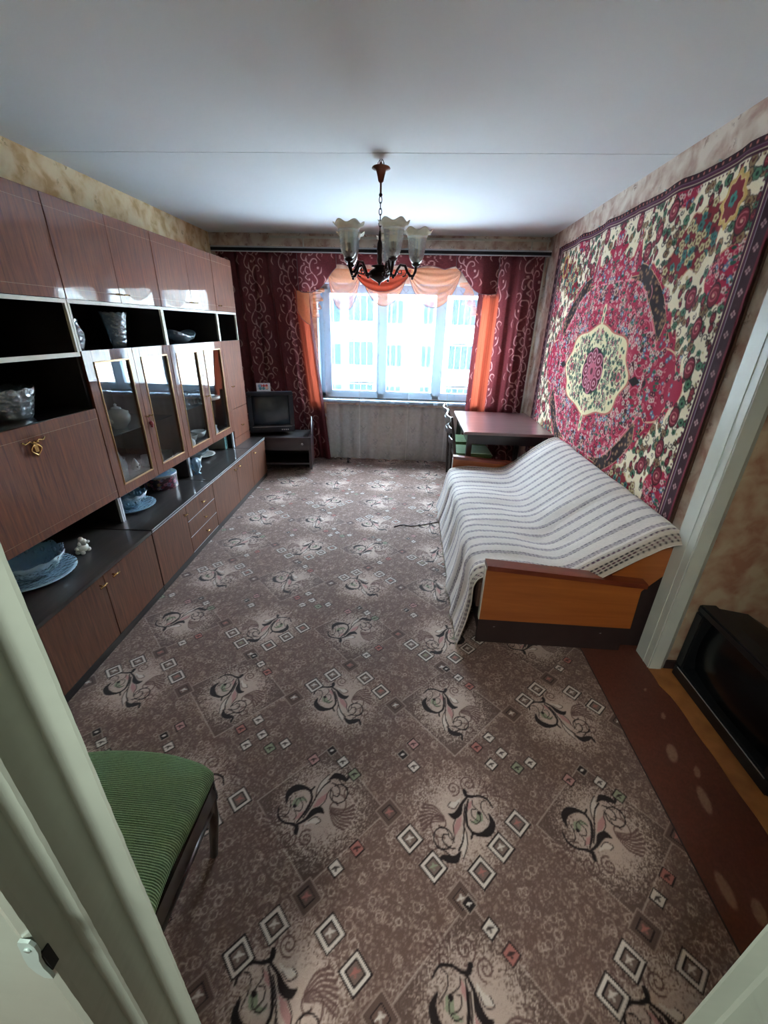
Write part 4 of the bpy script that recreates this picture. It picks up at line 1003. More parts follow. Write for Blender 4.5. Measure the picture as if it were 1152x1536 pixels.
# round decorated tin
def tin():
    R0, H0, c = .115, .105, (-1.86, 2.80, CT)
    root = empty('round_tin', c, 'round patterned tin with floral sides and pale blue lid under the glass-door cabinet', 'tin')
    cv = Cv(.40, .12, .002, (60, 34, 44), True); r_ = np.random.RandomState(4)
    for i in range(70): cv.flower(r_.rand() * .4, r_.rand() * .12, .008 + .008 * r_.rand(), [(190, 130, 150), (150, 60, 80), (200, 170, 120), (120, 130, 160), (210, 200, 200)][r_.randint(5)], (90, 40, 50), 5)
    n = 90; t = np.linspace(0, 2 * PI, n)[None]; z = np.linspace(0, H0, 36)[:, None]
    V = np.stack([c[0] + R0 * np.cos(t) + 0 * z, c[1] + R0 * np.sin(t) + 0 * z, c[2] + z + 0 * t], -1)
    mt = attr_mat('tin_print', .35, spec=.5, bscale=80); grid_obj('side', V, cv.sample(t * R0 + 0 * z, z + 0 * t), mt, root, flip=False)
    r = np.linspace(0, R0 + .002, 24)[:, None]
    cv2 = Cv(.3, .3, .003, (120, 160, 200), True)
    for i in range(50): cv2.flower(r_.rand() * .3, r_.rand() * .3, .012, [(200, 220, 235), (90, 130, 190), (150, 190, 160)][r_.randint(3)], (230, 230, 220), 5)
    V = np.stack([c[0] + r * np.cos(t), c[1] + r * np.sin(t), c[2] + H0 + .006 - .004 * (r / R0) ** 4 + 0 * t], -1)
    grid_obj('lid', V, cv2.sample(V[..., 0] + 3, V[..., 1]), mt, root)
    MB().lathe([(R0 + .001, H0 - .014), (R0 + .003, H0 - .014), (R0 + .003, H0 + .003), (R0 + .001, H0 + .004)], c, 60).build('rim', M['silver_edge'], root)
tin()
# swan-like crystal figurine at the divider
sw = empty('glass_bird', (-1.73, 3.10, CT), 'pale blue ruffled glass bird ornament beside the silver divider right of the tin', 'ornament')
b_ = MB(); c = (-1.73, 3.105, CT)
b_.lathe([(.0, 0), (.028, .001), (.012, .012), (.020, .03), (.036, .055), (.030, .085), (.040, .11), (.020, .135), (.0, .14)], c, 24, lambda r, z, t, i: (r * (1 + .18 * math.cos(6 * t + i)), z))
b_.build('body', M['blue_glass'], sw)
b_ = MB(); b_.tube([(c[0] + .01, c[1] + .02, c[2] + .09), (c[0] + .01, c[1] + .05, c[2] + .10), (c[0] + .012, c[1] + .068, c[2] + .118)], [.010, .008, .007], 8); b_.ball((c[0] + .012, c[1] + .074, c[2] + .122), .010); b_.tube([(c[0] + .012, c[1] + .08, c[2] + .121), (c[0] + .012, c[1] + .098, c[2] + .116)], [.004, .001], 6); b_.build('head', M['porcelain'], sw)
# plate with small bowl under second glass cabinet
c = (-1.93, 3.58, CT)
o = MB().lathe([(0, .004), (.06, .004), (.10, .012), (.125, .02), (.125, .023), (.10, .016), (.06, .008), (0, .008)], c, 40).build('saucer', M['porcelain']); tag(o, 'white flat dish on the counter under the cabinet of cut glasses', 'dish')
lathe_thing('small_bowl', [(0, 0), (.025, 0), (.03, .01), (.055, .03), (.072, .055)], (c[0], c[1], c[2] + .010), M['crystal'], 'small scalloped glass bowl standing on the white dish', 'bowl', fn=lambda r, z, t, i: (r, z + (.008 * math.cos(5 * t) if i == 4 else 0)))
# gift box, teal patterned
bx_ = empty('patterned_box', (-1.84, 3.78, CT), 'tall box with a teal printed front at the far end under the glass cabinets', 'box')
box('side', -2.03, -1.803, 3.835, 3.880, CT, .600, M['paint_green'], bx_)
cvb = Cv(.05, .16, .001, (150, 206, 206)); r_ = np.random.RandomState(8)
for i in range(26): cvb.flower(r_.rand() * .05, r_.rand() * .16, .006, (50, 110, 120), (210, 230, 225), 5)
yb = np.linspace(3.834, 3.881, 30)[None]; zb = np.linspace(CT, .600, 60)[:, None]
grid_obj('printed_front', np.stack([-1.802 + 0 * yb + 0 * zb, yb + 0 * zb, zb + 0 * yb], -1), cvb.sample(yb - 3.834 + 0 * zb, zb - CT + 0 * yb), attr_mat('teal_print', .5, bscale=60), bx_)
# crystal in the open row
S1 = 1.4455
lathe_thing('crystal_jug', [(0, 0), (.035, 0), (.038, .012), (.050, .05), (.052, .085), (.038, .115), (.030, .135), (.036, .152)], (-1.84, 2.285, S1), M['crystal'], 'short bulbous cut crystal jug at the near end of the second open shelf', 'jug', fn=cut)
lathe_thing('crystal_vase', [(0, 0), (.036, 0), (.040, .012), (.046, .06), (.056, .12), (.066, .17), (.072, .195)], (-1.88, 2.71, S1), M['crystal'], 'tall flared cut crystal vase on the open shelf above the teapot cabinet', 'vase', fn=cut)
def boat(r, z, t, i): return (r * (1 + (.55 if i > 2 else .15) * math.cos(t - PI / 2) ** 2), z + (.045 * math.cos(t - PI / 2) ** 4 if i >= 4 else 0))
lathe_thing('crystal_boat_bowl', [(0, 0), (.04, 0), (.055, .012), (.078, .03), (.092, .05)], (-1.90, 3.52, S1), M['crystal'], 'boat-shaped crystal bowl with raised ends on the shelf nearer the window', 'bowl', fn=boat)
lathe_thing('crystal_dish', [(0, 0), (.03, 0), (.045, .02), (.062, .055)], (-1.95, 3.16, S1), M['crystal'], 'small crystal dish beside the boat-shaped bowl', 'dish', fn=cut)
lathe_thing('crystal_bowl', [(0, 0), (.085, 0), (.092, .015), (.104, .06), (.118, .11), (.128, .145)], (-1.92, 1.85, 1.1515), M['crystal'], 'deep cut crystal bowl on the shelf above the writing door', 'bowl', fn=cut)
lathe_thing('crystal_vase', [(0, 0), (.05, 0), (.06, .02), (.085, .06), (.095, .10), (.075, .13)], (-2.02, 1.86, 1.4385), M['crystal'], 'dim squat crystal vase in the uppermost dark open shelf by the door frame', 'vase', fn=cut)
# inside glass cabinets
IS = .9515; BS = .6285
tp = empty('teapot', (-1.90, 2.56, IS), 'white porcelain teapot on the inner shelf behind glass', 'teapot'); c = (-1.90, 2.56, IS)
MB().lathe([(0, 0), (.04, 0), (.042, .01), (.07, .045), (.075, .075), (.06, .105), (.035, .12), (0, .122)], c, 32).build('body', M['porcelain'], tp)
b_ = MB().lathe([(0, .122), (.032, .120), (.028, .132), (.006, .140), (.010, .150), (0, .158)], c, 24); b_.build('lid', M['porcelain'], tp)
b_ = MB(); b_.tube([(c[0], c[1] - .065, c[2] + .05), (c[0], c[1] - .10, c[2] + .075), (c[0], c[1] - .115, c[2] + .12)], [.016, .011, .008], 8); b_.build('spout', M['porcelain'], tp)
b_ = MB(); b_.tube([(c[0], c[1] + .065, c[2] + .10), (c[0], c[1] + .105, c[2] + .09), (c[0], c[1] + .105, c[2] + .05), (c[0], c[1] + .068, c[2] + .035)], .006, 8); b_.build('handle', M['porcelain'], tp)
fz = empty('fish_figurine', (-1.86, 2.42, BS), 'tall upright pale glass fish ornament in the lower part of the teapot cabinet', 'ornament'); c = (-1.86, 2.42, BS)
b_ = MB(); b_.tube([(c[0], c[1], c[2]), (c[0], c[1] + .012, c[2] + .04), (c[0], c[1] - .005, c[2] + .12), (c[0], c[1] - .03, c[2] + .19), (c[0], c[1] - .05, c[2] + .26)], [.045, .030, .045, .028, .006], 12); b_.build('body', M['crystal'], fz)
b_ = MB(); b_.prism([(c[1] + .02, c[2] + .10), (c[1] + .06, c[2] + .15), (c[1] + .02, c[2] + .16)], 'x', c[0] - .004, c[0] + .004); b_.build('fin', M['crystal'], fz)
pe = empty('pear_figurine', (-1.93, 2.66, BS), 'small white figurine with dark spots behind the glass beside the mug', 'figurine'); c = (-1.93, 2.66, BS)
MB().lathe([(0, 0), (.024, 0), (.028, .02), (.022, .045), (.010, .07), (0, .085)], c, 20).build('body', M['porcelain'], pe)
b_ = MB()
for t in (-.6, .2, 1.0): b_.ball((c[0] + .026 * math.cos(t), c[1] + .026 * math.sin(t), c[2] + .03 + .01 * t), .006)
b_.build('spot', M['black_plastic'], pe)
def mug(c, label, g=None, r=.032, h=.08):
    root = empty('mug', c, label, 'cup', g)
    o = MB().lathe([(0, .002), (r * .9, .002), (r, .01), (r, h)], c, 24).build('body', M['porcelain'], root); solidify(o, .003)
    MB().tube([(c[0], c[1] + r, c[2] + h * .8), (c[0], c[1] + r + .022, c[2] + h * .7), (c[0], c[1] + r + .020, c[2] + h * .35), (c[0], c[1] + r, c[2] + h * .25)], .004, 6).build('handle', M['porcelain'], root)
mug((-1.90, 2.745, BS), 'white mug at the right inside the teapot cabinet, lower level')
bx2 = box('card_box', -1.93, -1.84, 2.86, 2.99, BS, BS + .055, M['paint'], None, .002); tag(bx2, 'flat white box behind the second glass door of the teapot cabinet', 'box')
rs = np.random.RandomState(2)
for k in range(9):
    y = 3.24 + (k % 5) * .062 + (.03 if k > 4 else 0); x = -1.83 - .085 * (k // 5)
    root = empty('stem_glass', (x, y, IS), 'small cut stem glass on the inner shelf of the cabinet nearer the window', 'glass', 'cut glasses on the inner shelf')
    o = MB().lathe([(.024, 0), (.022, .003), (.004, .008), (.004, .045), (.018, .06), (.026, .085), (.025, .115)], (x, y, IS), 16).build('body', M['crystal'], root); solidify(o, .002)
for k, (y, lb) in enumerate([(3.44, 'pale round bowl standing low inside the cabinet of cut glasses, left one'), (3.60, 'pale round bowl standing low inside the cabinet of cut glasses, right one')]):
    lathe_thing('china_bowl', [(0, 0), (.03, 0), (.05, .02), (.062, .05), (.064, .06)], (-1.93, y, BS), M['porcelain'], lb, 'bowl')
lathe_thing('sugar_pot', [(0, 0), (.025, 0), (.036, .03), (.034, .06), (.012, .075), (.014, .082), (0, .09)], (-1.83, 3.26, BS), M['porcelain'], 'small lidded pot with a knob low behind the third glass door', 'pot')
lathe_thing('white_vase', [(0, 0), (.02, 0), (.03, .03), (.018, .07), (.024, .09)], (-1.83, 3.72, BS), M['porcelain'], 'little white vase low behind the fourth glass door', 'vase')
lathe_thing('plate_stack', [(0, .0), (.06, .0), (.09, .012), (.09, .03), (.06, .02), (0, .02)], (-1.84, 3.73, IS), M['porcelain'], 'white plates stacked on the inner shelf behind the fourth glass door', 'plates')

# ------------------------------------------------------------------ TELEVISIONS
def crt(name, loc, rz, w, h, d, label, shell, scr, side=.045, foot=.0):
    root = empty(name, loc, label, 'television', None, rz, True)
    fr = MB(); z0 = .0; t = .05; bt = .075
    fr.box(-w / 2, w / 2, 0, .08, z0, z0 + bt, .008); fr.box(-w / 2, w / 2, 0, .08, h - t * .8, h, .008)
    fr.box(-w / 2, -w / 2 + side, 0, .08, z0 + bt, h - t * .8, .006); fr.box(w / 2 - side, w / 2, 0, .08, z0 + bt, h - t * .8, .006)
    fr.build('front_frame', shell, root)
    nu = 20; V = np.zeros((nu, nu, 3)); a, b_, c0, c1 = -w / 2 + side, w / 2 - side, bt, h - t * .8
    for i in range(nu):
        for j in range(nu):
            u, v = i / (nu - 1), j / (nu - 1); V[j, i] = (a + (b_ - a) * u, .012 + .028 * ((2 * u - 1) ** 2 + (2 * v - 1) ** 2), c0 + (c1 - c0) * v)
    grid_obj('screen', V, None, scr, root)
    s = MB(); A = [(-w / 2 + .012, .08, .012), (w / 2 - .012, .08, .012), (w / 2 - .012, .08, h - .012), (-w / 2 + .012, .08, h - .012)]
    Bv = [(-w / 2 + .02, .22, .015), (w / 2 - .02, .22, .015), (w / 2 - .02, .22, h - .03), (-w / 2 + .02, .22, h - .03)]
    Cc = [(-w * .28, d, .03), (w * .28, d, .03), (w * .28, d, h * .62), (-w * .28, d, h * .62)]
    V = A + Bv + Cc; F = [(3, 2, 1, 0), (8, 9, 10, 11)]
    for o_ in (0, 4):
        for k in range(4): F.append((o_ + k, o_ + (k + 1) % 4, o_ + 4 + (k + 1) % 4, o_ + 4 + k))
    s.add(V, F); s.build('back_shell', shell, root)
    q = MB(); q.box(-w / 2 + .03, w / 2 - .03, -.003, .0, bt - .012, bt - .008); q.build('trim_line', M['silver_edge'], root)
    q = MB()
    for k in range(4): q.box(w * .2 + k * .022, w * .2 + k * .022 + .012, -.004, 0, .022, .034)
    if w < .6: q.build('button', M['silver_edge'], root)[ 'kind'] = 'stuff'
    return root
aTV = math.radians(20)
# stand
aS = math.radians(9)
sx, sy_ = -1.105, 4.505
st_w, st_d = .70, .42
ox, oy_ = sx - st_w * math.cos(aS), sy_ - st_w * math.sin(aS)
stand = empty('tv_stand', (ox, oy_, .006), 'low dark wooden television stand on castors in the corner by the maroon drape', 'stand', None, aS, True)
box('top', 0, st_w, 0, st_d, .425, .452, M['table_dark'], stand, .004)
box('drawer', .03, st_w - .03, -.002, .016, .275, .423, M['table_dark'], stand, .003)
o = MB(); o.tube([(st_w - .10, -.004, .35), (st_w - .10, -.012, .35)], .014, 14); o.build('drawer_ring', M['silver_edge'], stand)
for x_ in (0, st_w - .03): box('side_panel', x_, x_ + .03, 0, st_d, .045, .424, M['table_dark'], stand)
box('lower_shelf', .03, st_w - .03, .02, st_d, .10, .12, M['table_dark'], stand); box('back_board', .03, st_w - .03, st_d - .012, st_d, .12, .42, M['inside'], stand)
box('drawer_box', .031, st_w - .031, .017, st_d - .02, .28, .42, M['inside'], stand)
for x_ in (.02, st_w - .015):
    for y_ in (.03, st_d - .03):
        MB().lathe([(.0, -.008), (.022, -.008), (.022, .008), (0, .008)], (0, 0, 0), 16, closed=False).build('castor', M['black_plastic'], stand)
        co = C.objects[-1] if False else [ob for ob in stand.children][-1]
        co.rotation_euler = (0, PI / 2, 0); co.location = (x_, y_, .023)
b_ = MB(); b_.prism([(.06, .452), (.38, .452), (.38, .50), (.20, .62)], 'x', st_w - .004, st_w + .008); b_.build('raised_flap', M['table_dark'], stand)
b_ = MB(); b_.tube([(st_w + .002, .058, .455), (st_w + .002, .20, .625)], .004, 6); b_.build('flap_edge', M['silver_edge'], stand)
tv1_loc = (-1.325 - .25 * math.cos(aTV), 4.66 - .25 * math.sin(aTV), .4585)
crt('television', tv1_loc, aTV, .50, .45, .36, 'small slate-coloured tube television on the low stand in the far left corner', M['navy_plastic'], M['screen_blue'])
# folded card on top
def tv_pt(lx, ly, lz): return (tv1_loc[0] + lx * math.cos(aTV) - ly * math.sin(aTV), tv1_loc[1] + lx * math.sin(aTV) + ly * math.cos(aTV), tv1_loc[2] + lz)
cdr = empty('desk_calendar', tv_pt(-.06, .06, .4515), 'small printed folding calendar card on top of the slate television', 'calendar', None, aTV, True)
cvc = Cv(.15, .085, .0015, (206, 200, 206)); r_ = np.random.RandomState(6)
for k in range(3): cvc.disc(.05 + .03 * k, .058, .014, (190, 70, 70)); cvc.disc(.04 + .035 * k, .030, .016, (90, 130, 140))
cvc.disc(.035, .055, .018, (130, 150, 180)); cvc.disc(.11, .035, .016, (220, 170, 150))
uu = np.linspace(0, .15, 60)[None]; vv = np.linspace(0, .085, 36)[:, None]
grid_obj('printed_face', np.stack([uu - .075 + 0 * vv, .002 + .30 * vv + 0 * uu, vv + 0 * uu], -1), cvc.sample(uu + 0 * vv, vv + 0 * uu), attr_mat('card_print', .5, bscale=60), cdr)
b_ = MB(); b_.add([(-.075, .004, 0), (.075, .004, 0), (.075, .0285, .085), (-.075, .0285, .085), (-.075, .065, 0), (.075, .065, 0)], [(0, 1, 2, 3), (3, 2, 5, 4)]); b_.build('card_back', M['porcelain'], cdr)
crt('television', (1.418, 1.365, .0035), -PI / 2, .62, .435, .46, 'large black tube television standing on the floor at the right edge', M['black_plastic'], M['screen'], .05)

# ------------------------------------------------------------------ TABLE AND CHAIRS
tb = empty('table', (.95, 4.40, 0), 'dark lacquered dining table between the sofa and the window', 'table')
box('tabletop', .53, 1.365, 3.86, 4.94, .686, .712, M['table_top'], tb, .004)
ap = MB(); ap.box(.58, 1.32, 3.91, 3.93, .585, .686); ap.box(.58, 1.32, 4.87, 4.89, .585, .686); ap.box(.58, .60, 3.91, 4.89, .585, .686); ap.box(1.30, 1.32, 3.91, 4.89, .585, .686); ap.build('apron', M['table_dark'], tb)
for x_ in (.57, 1.28):
    for y_ in (3.90, 4.85): box('leg', x_, x_ + .05, y_, y_ + .05, .0045, .686, M['table_dark'], tb, .004)
def ladder_chair(y, label):
    x0 = .44; root = empty('dining_chair', (x0 + .2, y, .0045), label, 'chair', 'chairs tucked under the table')
    W2 = .185; z0 = .0045
    for s in (-1, 1):
        MB().tube([(x0 + .05, y + s * W2, z0), (x0 + .035, y + s * W2, .25), (x0 + .03, y + s * W2, .45), (x0 + .0, y + s * W2, .66), (x0 - .035, y + s * W2, .83)], [.013, .016, .017, .015, .012], 8).build('back_leg', M['chair_wood'], root)
        MB().tube([(x0 + .40, y + s * (W2 + .0), z0), (x0 + .39, y + s * W2, .42)], [.012, .016], 8).build('front_leg', M['chair_wood'], root)
        MB().tube([(x0 + .035, y + s * W2, .22), (x0 + .395, y + s * W2, .24)], .008, 6).build('stretcher', M['chair_wood'], root)
    for z, dx in ((.80, -.030), (.69, -.006), (.58, .012)):
        n = 12; V = []
        for i in range(n + 1):
            t = i / n; yy = y - W2 + 2 * W2 * t; bow = -.035 * math.sin(PI * t)
            for (ddx, dz) in ((-.006, -.022), (.006, -.022), (.006, .022), (-.006, .022)): V.append((x0 + dx + bow + ddx, yy, z + dz))
        F = [(i * 4 + j, i * 4 + (j + 1) % 4, i * 4 + 4 + (j + 1) % 4, i * 4 + 4 + j) for i in range(n) for j in range(4)] + [(0, 1, 2, 3), (n * 4 + 3, n * 4 + 2, n * 4 + 1, n * 4)]
        MB().add(V, F).build('back_slat', M['chair_wood'], root)
    fr = MB(); fr.box(x0 + .03, x0 + .40, y - W2 - .005, y + W2 + .005, .40, .435); fr.build('seat_frame', M['chair_wood'], root)
    box('seat', x0 + .035, x0 + .405, y - W2 + .002, y + W2 - .002, .436, .475, M['green'], root, .014, 'green padded seat')
ladder_chair(4.58, 'dark ladder-back chair with green seat at the table, nearer the window')
ladder_chair(4.13, 'dark ladder-back chair with green seat at the table, nearer the sofa')

# near green chair
gc = empty('green_chair', (-.72, .50, 0), 'chair with a green ribbed fabric seat beside the door frame in the foreground', 'chair')
def seat_outline(s):
    pts = []
    ctrl = [(-.925, .30), (-.515 - .02, .295), (-.512, .50), (-.505, .680), (-.520, .722), (-.62, .748), (-.72, .755), (-.84, .748), (-.925, .725), (-.94, .68), (-.93, .50)]
    cx, cy_ = -.72, .52
    P = np.array(ctrl); Q = []
    n = len(P)
    for i in range(n):
        for t in np.linspace(0, 1, 6, endpoint=False):
            p0, p1, p2, p3 = P[(i - 1) % n], P[i], P[(i + 1) % n], P[(i + 2) % n]
            Q.append(.5 * (2 * p1 + (p2 - p0) * t + (2 * p0 - 5 * p1 + 4 * p2 - p3) * t * t + (3 * p1 - p0 - 3 * p2 + p3) * t ** 3))
    Q = np.array(Q); return [((x - cx) * s + cx, (y - cy_) * s + cy_) for x, y in Q]
lay = [(.975, .405), (1.0, .412), (1.005, .430), (.985, .446), (.94, .456), (.80, .463), (.5, .467), (.2, .468)]
V = []; n = len(seat_outline(1))
for s, z in lay: V += [(x, y, z) for x, y in seat_outline(s)]
V.append((-.72, .52, .468)); F = [(i * n + k, i * n + (k + 1) % n, (i + 1) * n + (k + 1) % n, (i + 1) * n + k) for i in range(len(lay) - 1) for k in range(n)]
F += [((len(lay) - 1) * n + k, (len(lay) - 1) * n + (k + 1) % n, len(V) - 1) for k in range(n)] + [tuple(range(n))[::-1]]
M['green_seat'] = None
def ribbed(name):
    mt, t, b = nt(name)
    tc = t.nodes.new('ShaderNodeTexCoord'); w = t.nodes.new('ShaderNodeTexWave'); w.bands_direction = 'Y'; w.inputs['Scale'].default_value = 62; w.inputs['Distortion'].default_value = 1.2; w.inputs['Detail'].default_value = 3; w.inputs['Detail Scale'].default_value = 6
    t.links.new(tc.outputs['Object'], w.inputs['Vector'])
    n = t.nodes.new('ShaderNodeTexNoise'); n.inputs['Scale'].default_value = 130; t.links.new(tc.outputs['Object'], n.inputs['Vector'])
    mu = t.nodes.new('ShaderNodeMath'); mu.operation = 'MULTIPLY_ADD'; mu.inputs[1].default_value = .6; t.links.new(n.outputs['Fac'], mu.inputs[0]); t.links.new(w.outputs['Fac'], mu.inputs[2])
    cr_ = t.nodes.new('ShaderNodeValToRGB'); cr_.color_ramp.elements[0].position = .25; cr_.color_ramp.elements[1].position = 1.0
    cr_.color_ramp.elements[0].color = (*lin((72, 96, 60)), 1); cr_.color_ramp.elements[1].color = (*lin((124, 150, 102)), 1)
    t.links.new(mu.outputs[0], cr_.inputs['Fac']); t.links.new(cr_.outputs['Color'], b.inputs['Base Color']); setp(b, 'Roughness', .9)
    bp = t.nodes.new('ShaderNodeBump'); bp.inputs['Strength'].default_value = .8; bp.inputs['Distance'].default_value = .004
    t.links.new(mu.outputs[0], bp.inputs['Height']); t.links.new(bp.outputs['Normal'], b.inputs['Normal']); return mt
MB().add(V, F, True).build('seat', ribbed('green_rib'), gc, 'green ribbed seat cushion')
fr = MB(); fr.box(-.525, -.505, .30, .70, .345, .404); fr.box(-.935, -.915, .30, .70, .345, .404); fr.box(-.93, -.51, .695, .715, .345, .404); fr.box(-.93, -.51, .29, .31, .345, .404); fr.build('seat_frame', M['chair_wood'], gc)
for s_, x_ in ((1, -.522), (-1, -.915)):
    MB().tube([(x_ - s_ * .048, .716, .0045), (x_ - s_ * .012, .705, .22), (x_, .698, .40)], [.012, .016, .019], 8).build('front_leg', M['chair_wood'], gc)
    MB().tube([(x_ - s_ * .02, .29, .0045), (x_, .305, .25), (x_, .300, .42), (x_ - s_ * .0, .275, .65), (x_ - s_ * .02, .268, .85)], [.012, .016, .018, .016, .012], 8).build('back_leg', M['chair_wood'], gc)
    MB().tube([(x_ - s_ * .006, .70, .285), (x_ - s_ * .006, .31, .285)], .0095, 8).build('stretcher', M['chair_wood'], gc)
MB().box(-.93, -.51, .262, .282, .70, .86, .006).build('backrest', M['chair_wood'], gc)

# ------------------------------------------------------------------ SOFA
sf = empty('sofa', (.85, 2.77, 0), 'old fold-out sofa with orange veneer arm panels along the right wall', 'sofa')
Y0, Y1 = 1.80, 3.70; F0 = .0045
box('base_front', .455, .475, Y0 + .03, Y1 - .03, F0, .17, M['sofa_base'], sf)
for y_ in (Y0 + .012, Y1 - .032): 
    e_ = box('base_side', .432, 1.215, y_, y_ + .02, F0, .178, M['sofa_base'], sf)
    for x_ in (.52, 1.09):
        MB().lathe([(0, -.0035), (.005, -.002), (.006, 0)], (x_, y_ - .0, .118), 10).build('screw_cap', M['porcelain'], e_)
for ob in list(bpy.data.objects):
    if ob.name.startswith('screw_cap'):
        pass
for y_, sgn in ((Y0, -1), (Y1, 1)):
    a, b_ = (y_ - .012, y_ + .012) if sgn < 0 else (y_ - .012, y_ + .012)
    pn = MB().prism([(.430, .178), (1.222, .176), (1.212, .440), (.430, .500)], 'y', a, b_).build('arm_panel', M['sofa_panel'], sf)
    MB().prism([(.428, .500), (1.225, .440), (1.225, .466), (.428, .526)], 'y', a - .020, b_ + .030 if sgn < 0 else b_ + .02).build('arm_rail', M['sofa_rail'], sf)
    box('arm_end', .424, .4295, a - .002, b_ + .002, .18, .500, M['white_edge'], sf, label='worn pale front edge of the arm')
sm_ = MB(); sm_.box(.415, .92, Y0 + .016, Y1 - .016, .19, .402, .03); sm_.build('seat_cushion', M['upholstery'], sf)
bk = MB(); bk.prism([(.90, .20), (1.10, .20), (1.365, .55), (1.365, .70), (1.30, .722), (1.22, .690), (.93, .44)], 'y', Y0 + .05, Y1 - .03); bk.build('backrest', M['upholstery'], sf)
bp_ = MB(); bp_.prism([(1.0, .30), (1.20, .34), (1.345, .52), (1.345, .64), (1.26, .66), (1.03, .44)], 'y', Y0 + .026, Y0 + .048); bp_.build('back_end_panel', M['sofa_panel'], sf, 'orange veneer end of the backrest')
box('rear_box', 1.225, 1.36, Y0 + .06, Y1 - .06, F0, .55, M['sofa_base'], sf)

def throw():
    prof = [(1.366, .52), (1.370, .62), (1.368, .700), (1.340, .735), (1.300, .738), (1.245, .716), (1.16, .655), (1.06, .570), (.97, .492), (.915, .446), (.87, .424), (.80, .416), (.68, .420), (.55, .422), (.46, .416), (.412, .400), (.392, .360), (.378, .27), (.358, .17), (.335, .08), (.318, .022)]
    P = np.array(prof); d = np.concatenate([[0], np.cumsum(np.hypot(*np.diff(P, axis=0).T))]); S = d[-1]
    ns, ny_ = 190, 500
    s = np.linspace(0, S, ns); px = np.interp(s, d, P[:, 0]); pz = np.interp(s, d, P[:, 1])
    k = np.array([1, 2, 3, 2, 1]) / 9.0
    for _ in range(2):
        px = np.convolve(np.pad(px, 2, 'edge'), k, 'valid'); pz = np.convolve(np.pad(pz, 2, 'edge'), k, 'valid')
    w = s / S
    y0 = np.interp(w, [0, .16, .24, .5, .60, .74, .80, .84, 1.0], [1.80, 1.775, 1.775, 1.80, 1.838, 1.838, 1.835, 1.782, 1.742])
    y1 = np.interp(w, [0, .74, .84, 1.0], [3.67, 3.67, 3.70, 3.73])
    t = np.linspace(0, 1, ny_)
    Y = y0[:, None] + (y1 - y0)[:, None] * t[None]; Xp = px[:, None] + 0 * t[None]; Zp = pz[:, None] + 0 * t[None]
    nx_ = np.gradient(pz); nz_ = -np.gradient(px); L = np.hypot(nx_, nz_) + 1e-9; nx_, nz_ = nx_ / L, nz_ / L
    n1 = smooth_noise(ns, ny_, 60, 21) - .5; n2 = smooth_noise(ns, ny_, 24, 22) - .5
    lowf = np.interp(w, [.75, .85, 1], [0, 1, 1])[:, None]
    amp = .030 * n1 + .012 * n2 + lowf * .012 * np.sin(t * 46 + 2 * np.sin(t * 9))[None]
    amp = np.maximum(amp + .006, .0)
    Xp = Xp - np.abs(nx_)[:, None] * amp * np.sign(.9) * (px < 1.34)[:, None]; Zp = Zp + np.abs(nz_)[:, None] * amp
    edge = np.clip(1 - t / .035, 0, 1)[None] ** 1.5 * np.clip((.56 - w) * 12, 0, 1)[:, None]
    Zp = Zp - .045 * edge
    Zp = np.maximum(Zp, .012)
    # colour
    yy = t[None] * 1.92 + .010 * (smooth_noise(ns, ny_, 70, 30) - .5) + 0 * w[:, None]; ss = s[:, None] + 0 * t[None]
    base = np.array((222, 212, 204.)); A = np.array((58, 50, 66.)); Pp = np.array((84, 40, 62.)); col = np.zeros(yy.shape + (3,)); col[:] = base
    ph = (yy % .098); per = np.floor(yy / .098)
    def stripe(c0, wd, tone, dash):
        m_ = np.clip((wd / 2 - np.abs(ph - c0)) / .0016 + .5, 0, 1) * (.62 + .38 * np.sign(np.sin(ss * 2 * PI / dash + c0 * 900)))
        return m_[..., None], tone
    for c0, wd, tone, dash in ((.028, .0060, A, .014), (.0385, .0045, Pp, .018), (.049, .0060, A, .014)):
        m_, tn = stripe(c0, wd, tone, dash); col = col + (tn - col) * m_ * .85
    m_ = (np.clip((.011 - np.abs(ph - .0385)) / .002, 0, 1) * .35)[..., None]; col = col + (np.array((150, 140, 152.)) - col) * m_
    # heavier woven border at both ends
    for e0, e1 in ((.0, .105), (1.83, 1.92)):
        inb = ((yy > e0) & (yy < e1)); col[inb] = np.array((196, 182, 166.))
        for q, tn in ((.018, A * .6), (.030, Pp * .8), (.042, A * .6), (.078, Pp), (.086, A)):
            yc = e0 + q if e0 < .5 else e1 - q
            m_ = np.clip((.0042 - np.abs(yy - yc)) / .0016 + .5, 0, 1) * (.6 + .4 * np.sign(np.sin(ss * 2 * PI / .013 + q * 700)))
            m_ = m_ * inb; col = col + (tn - col) * m_[..., None] * .9
    col *= (.97 + .06 * np.random.RandomState(1).rand(ns, ny_))[..., None]
    o = grid_obj('sofa_throw', np.stack([Xp, Y, Zp], -1), col, M['throw'])
    tag(o, 'off-white woven throw with dark double stripes draped over the sofa', 'throw')
    solidify(o, .004, 1)
    fr = MB(); rr = random.Random(3)
    for i in range(0, ny_, 5):
        x, y, z = Xp[-1, i], Y[-1, i], Zp[-1, i]; fr.tube([(x, y, z), (x - .004 + rr.uniform(-.003, .003), y + rr.uniform(-.004, .004), .006)], .0018, 4, smooth=False)
    f_ = fr.build('fringe', M['white_edge'], None); f_.parent = o; f_['kind'] = 'stuff'
throw()

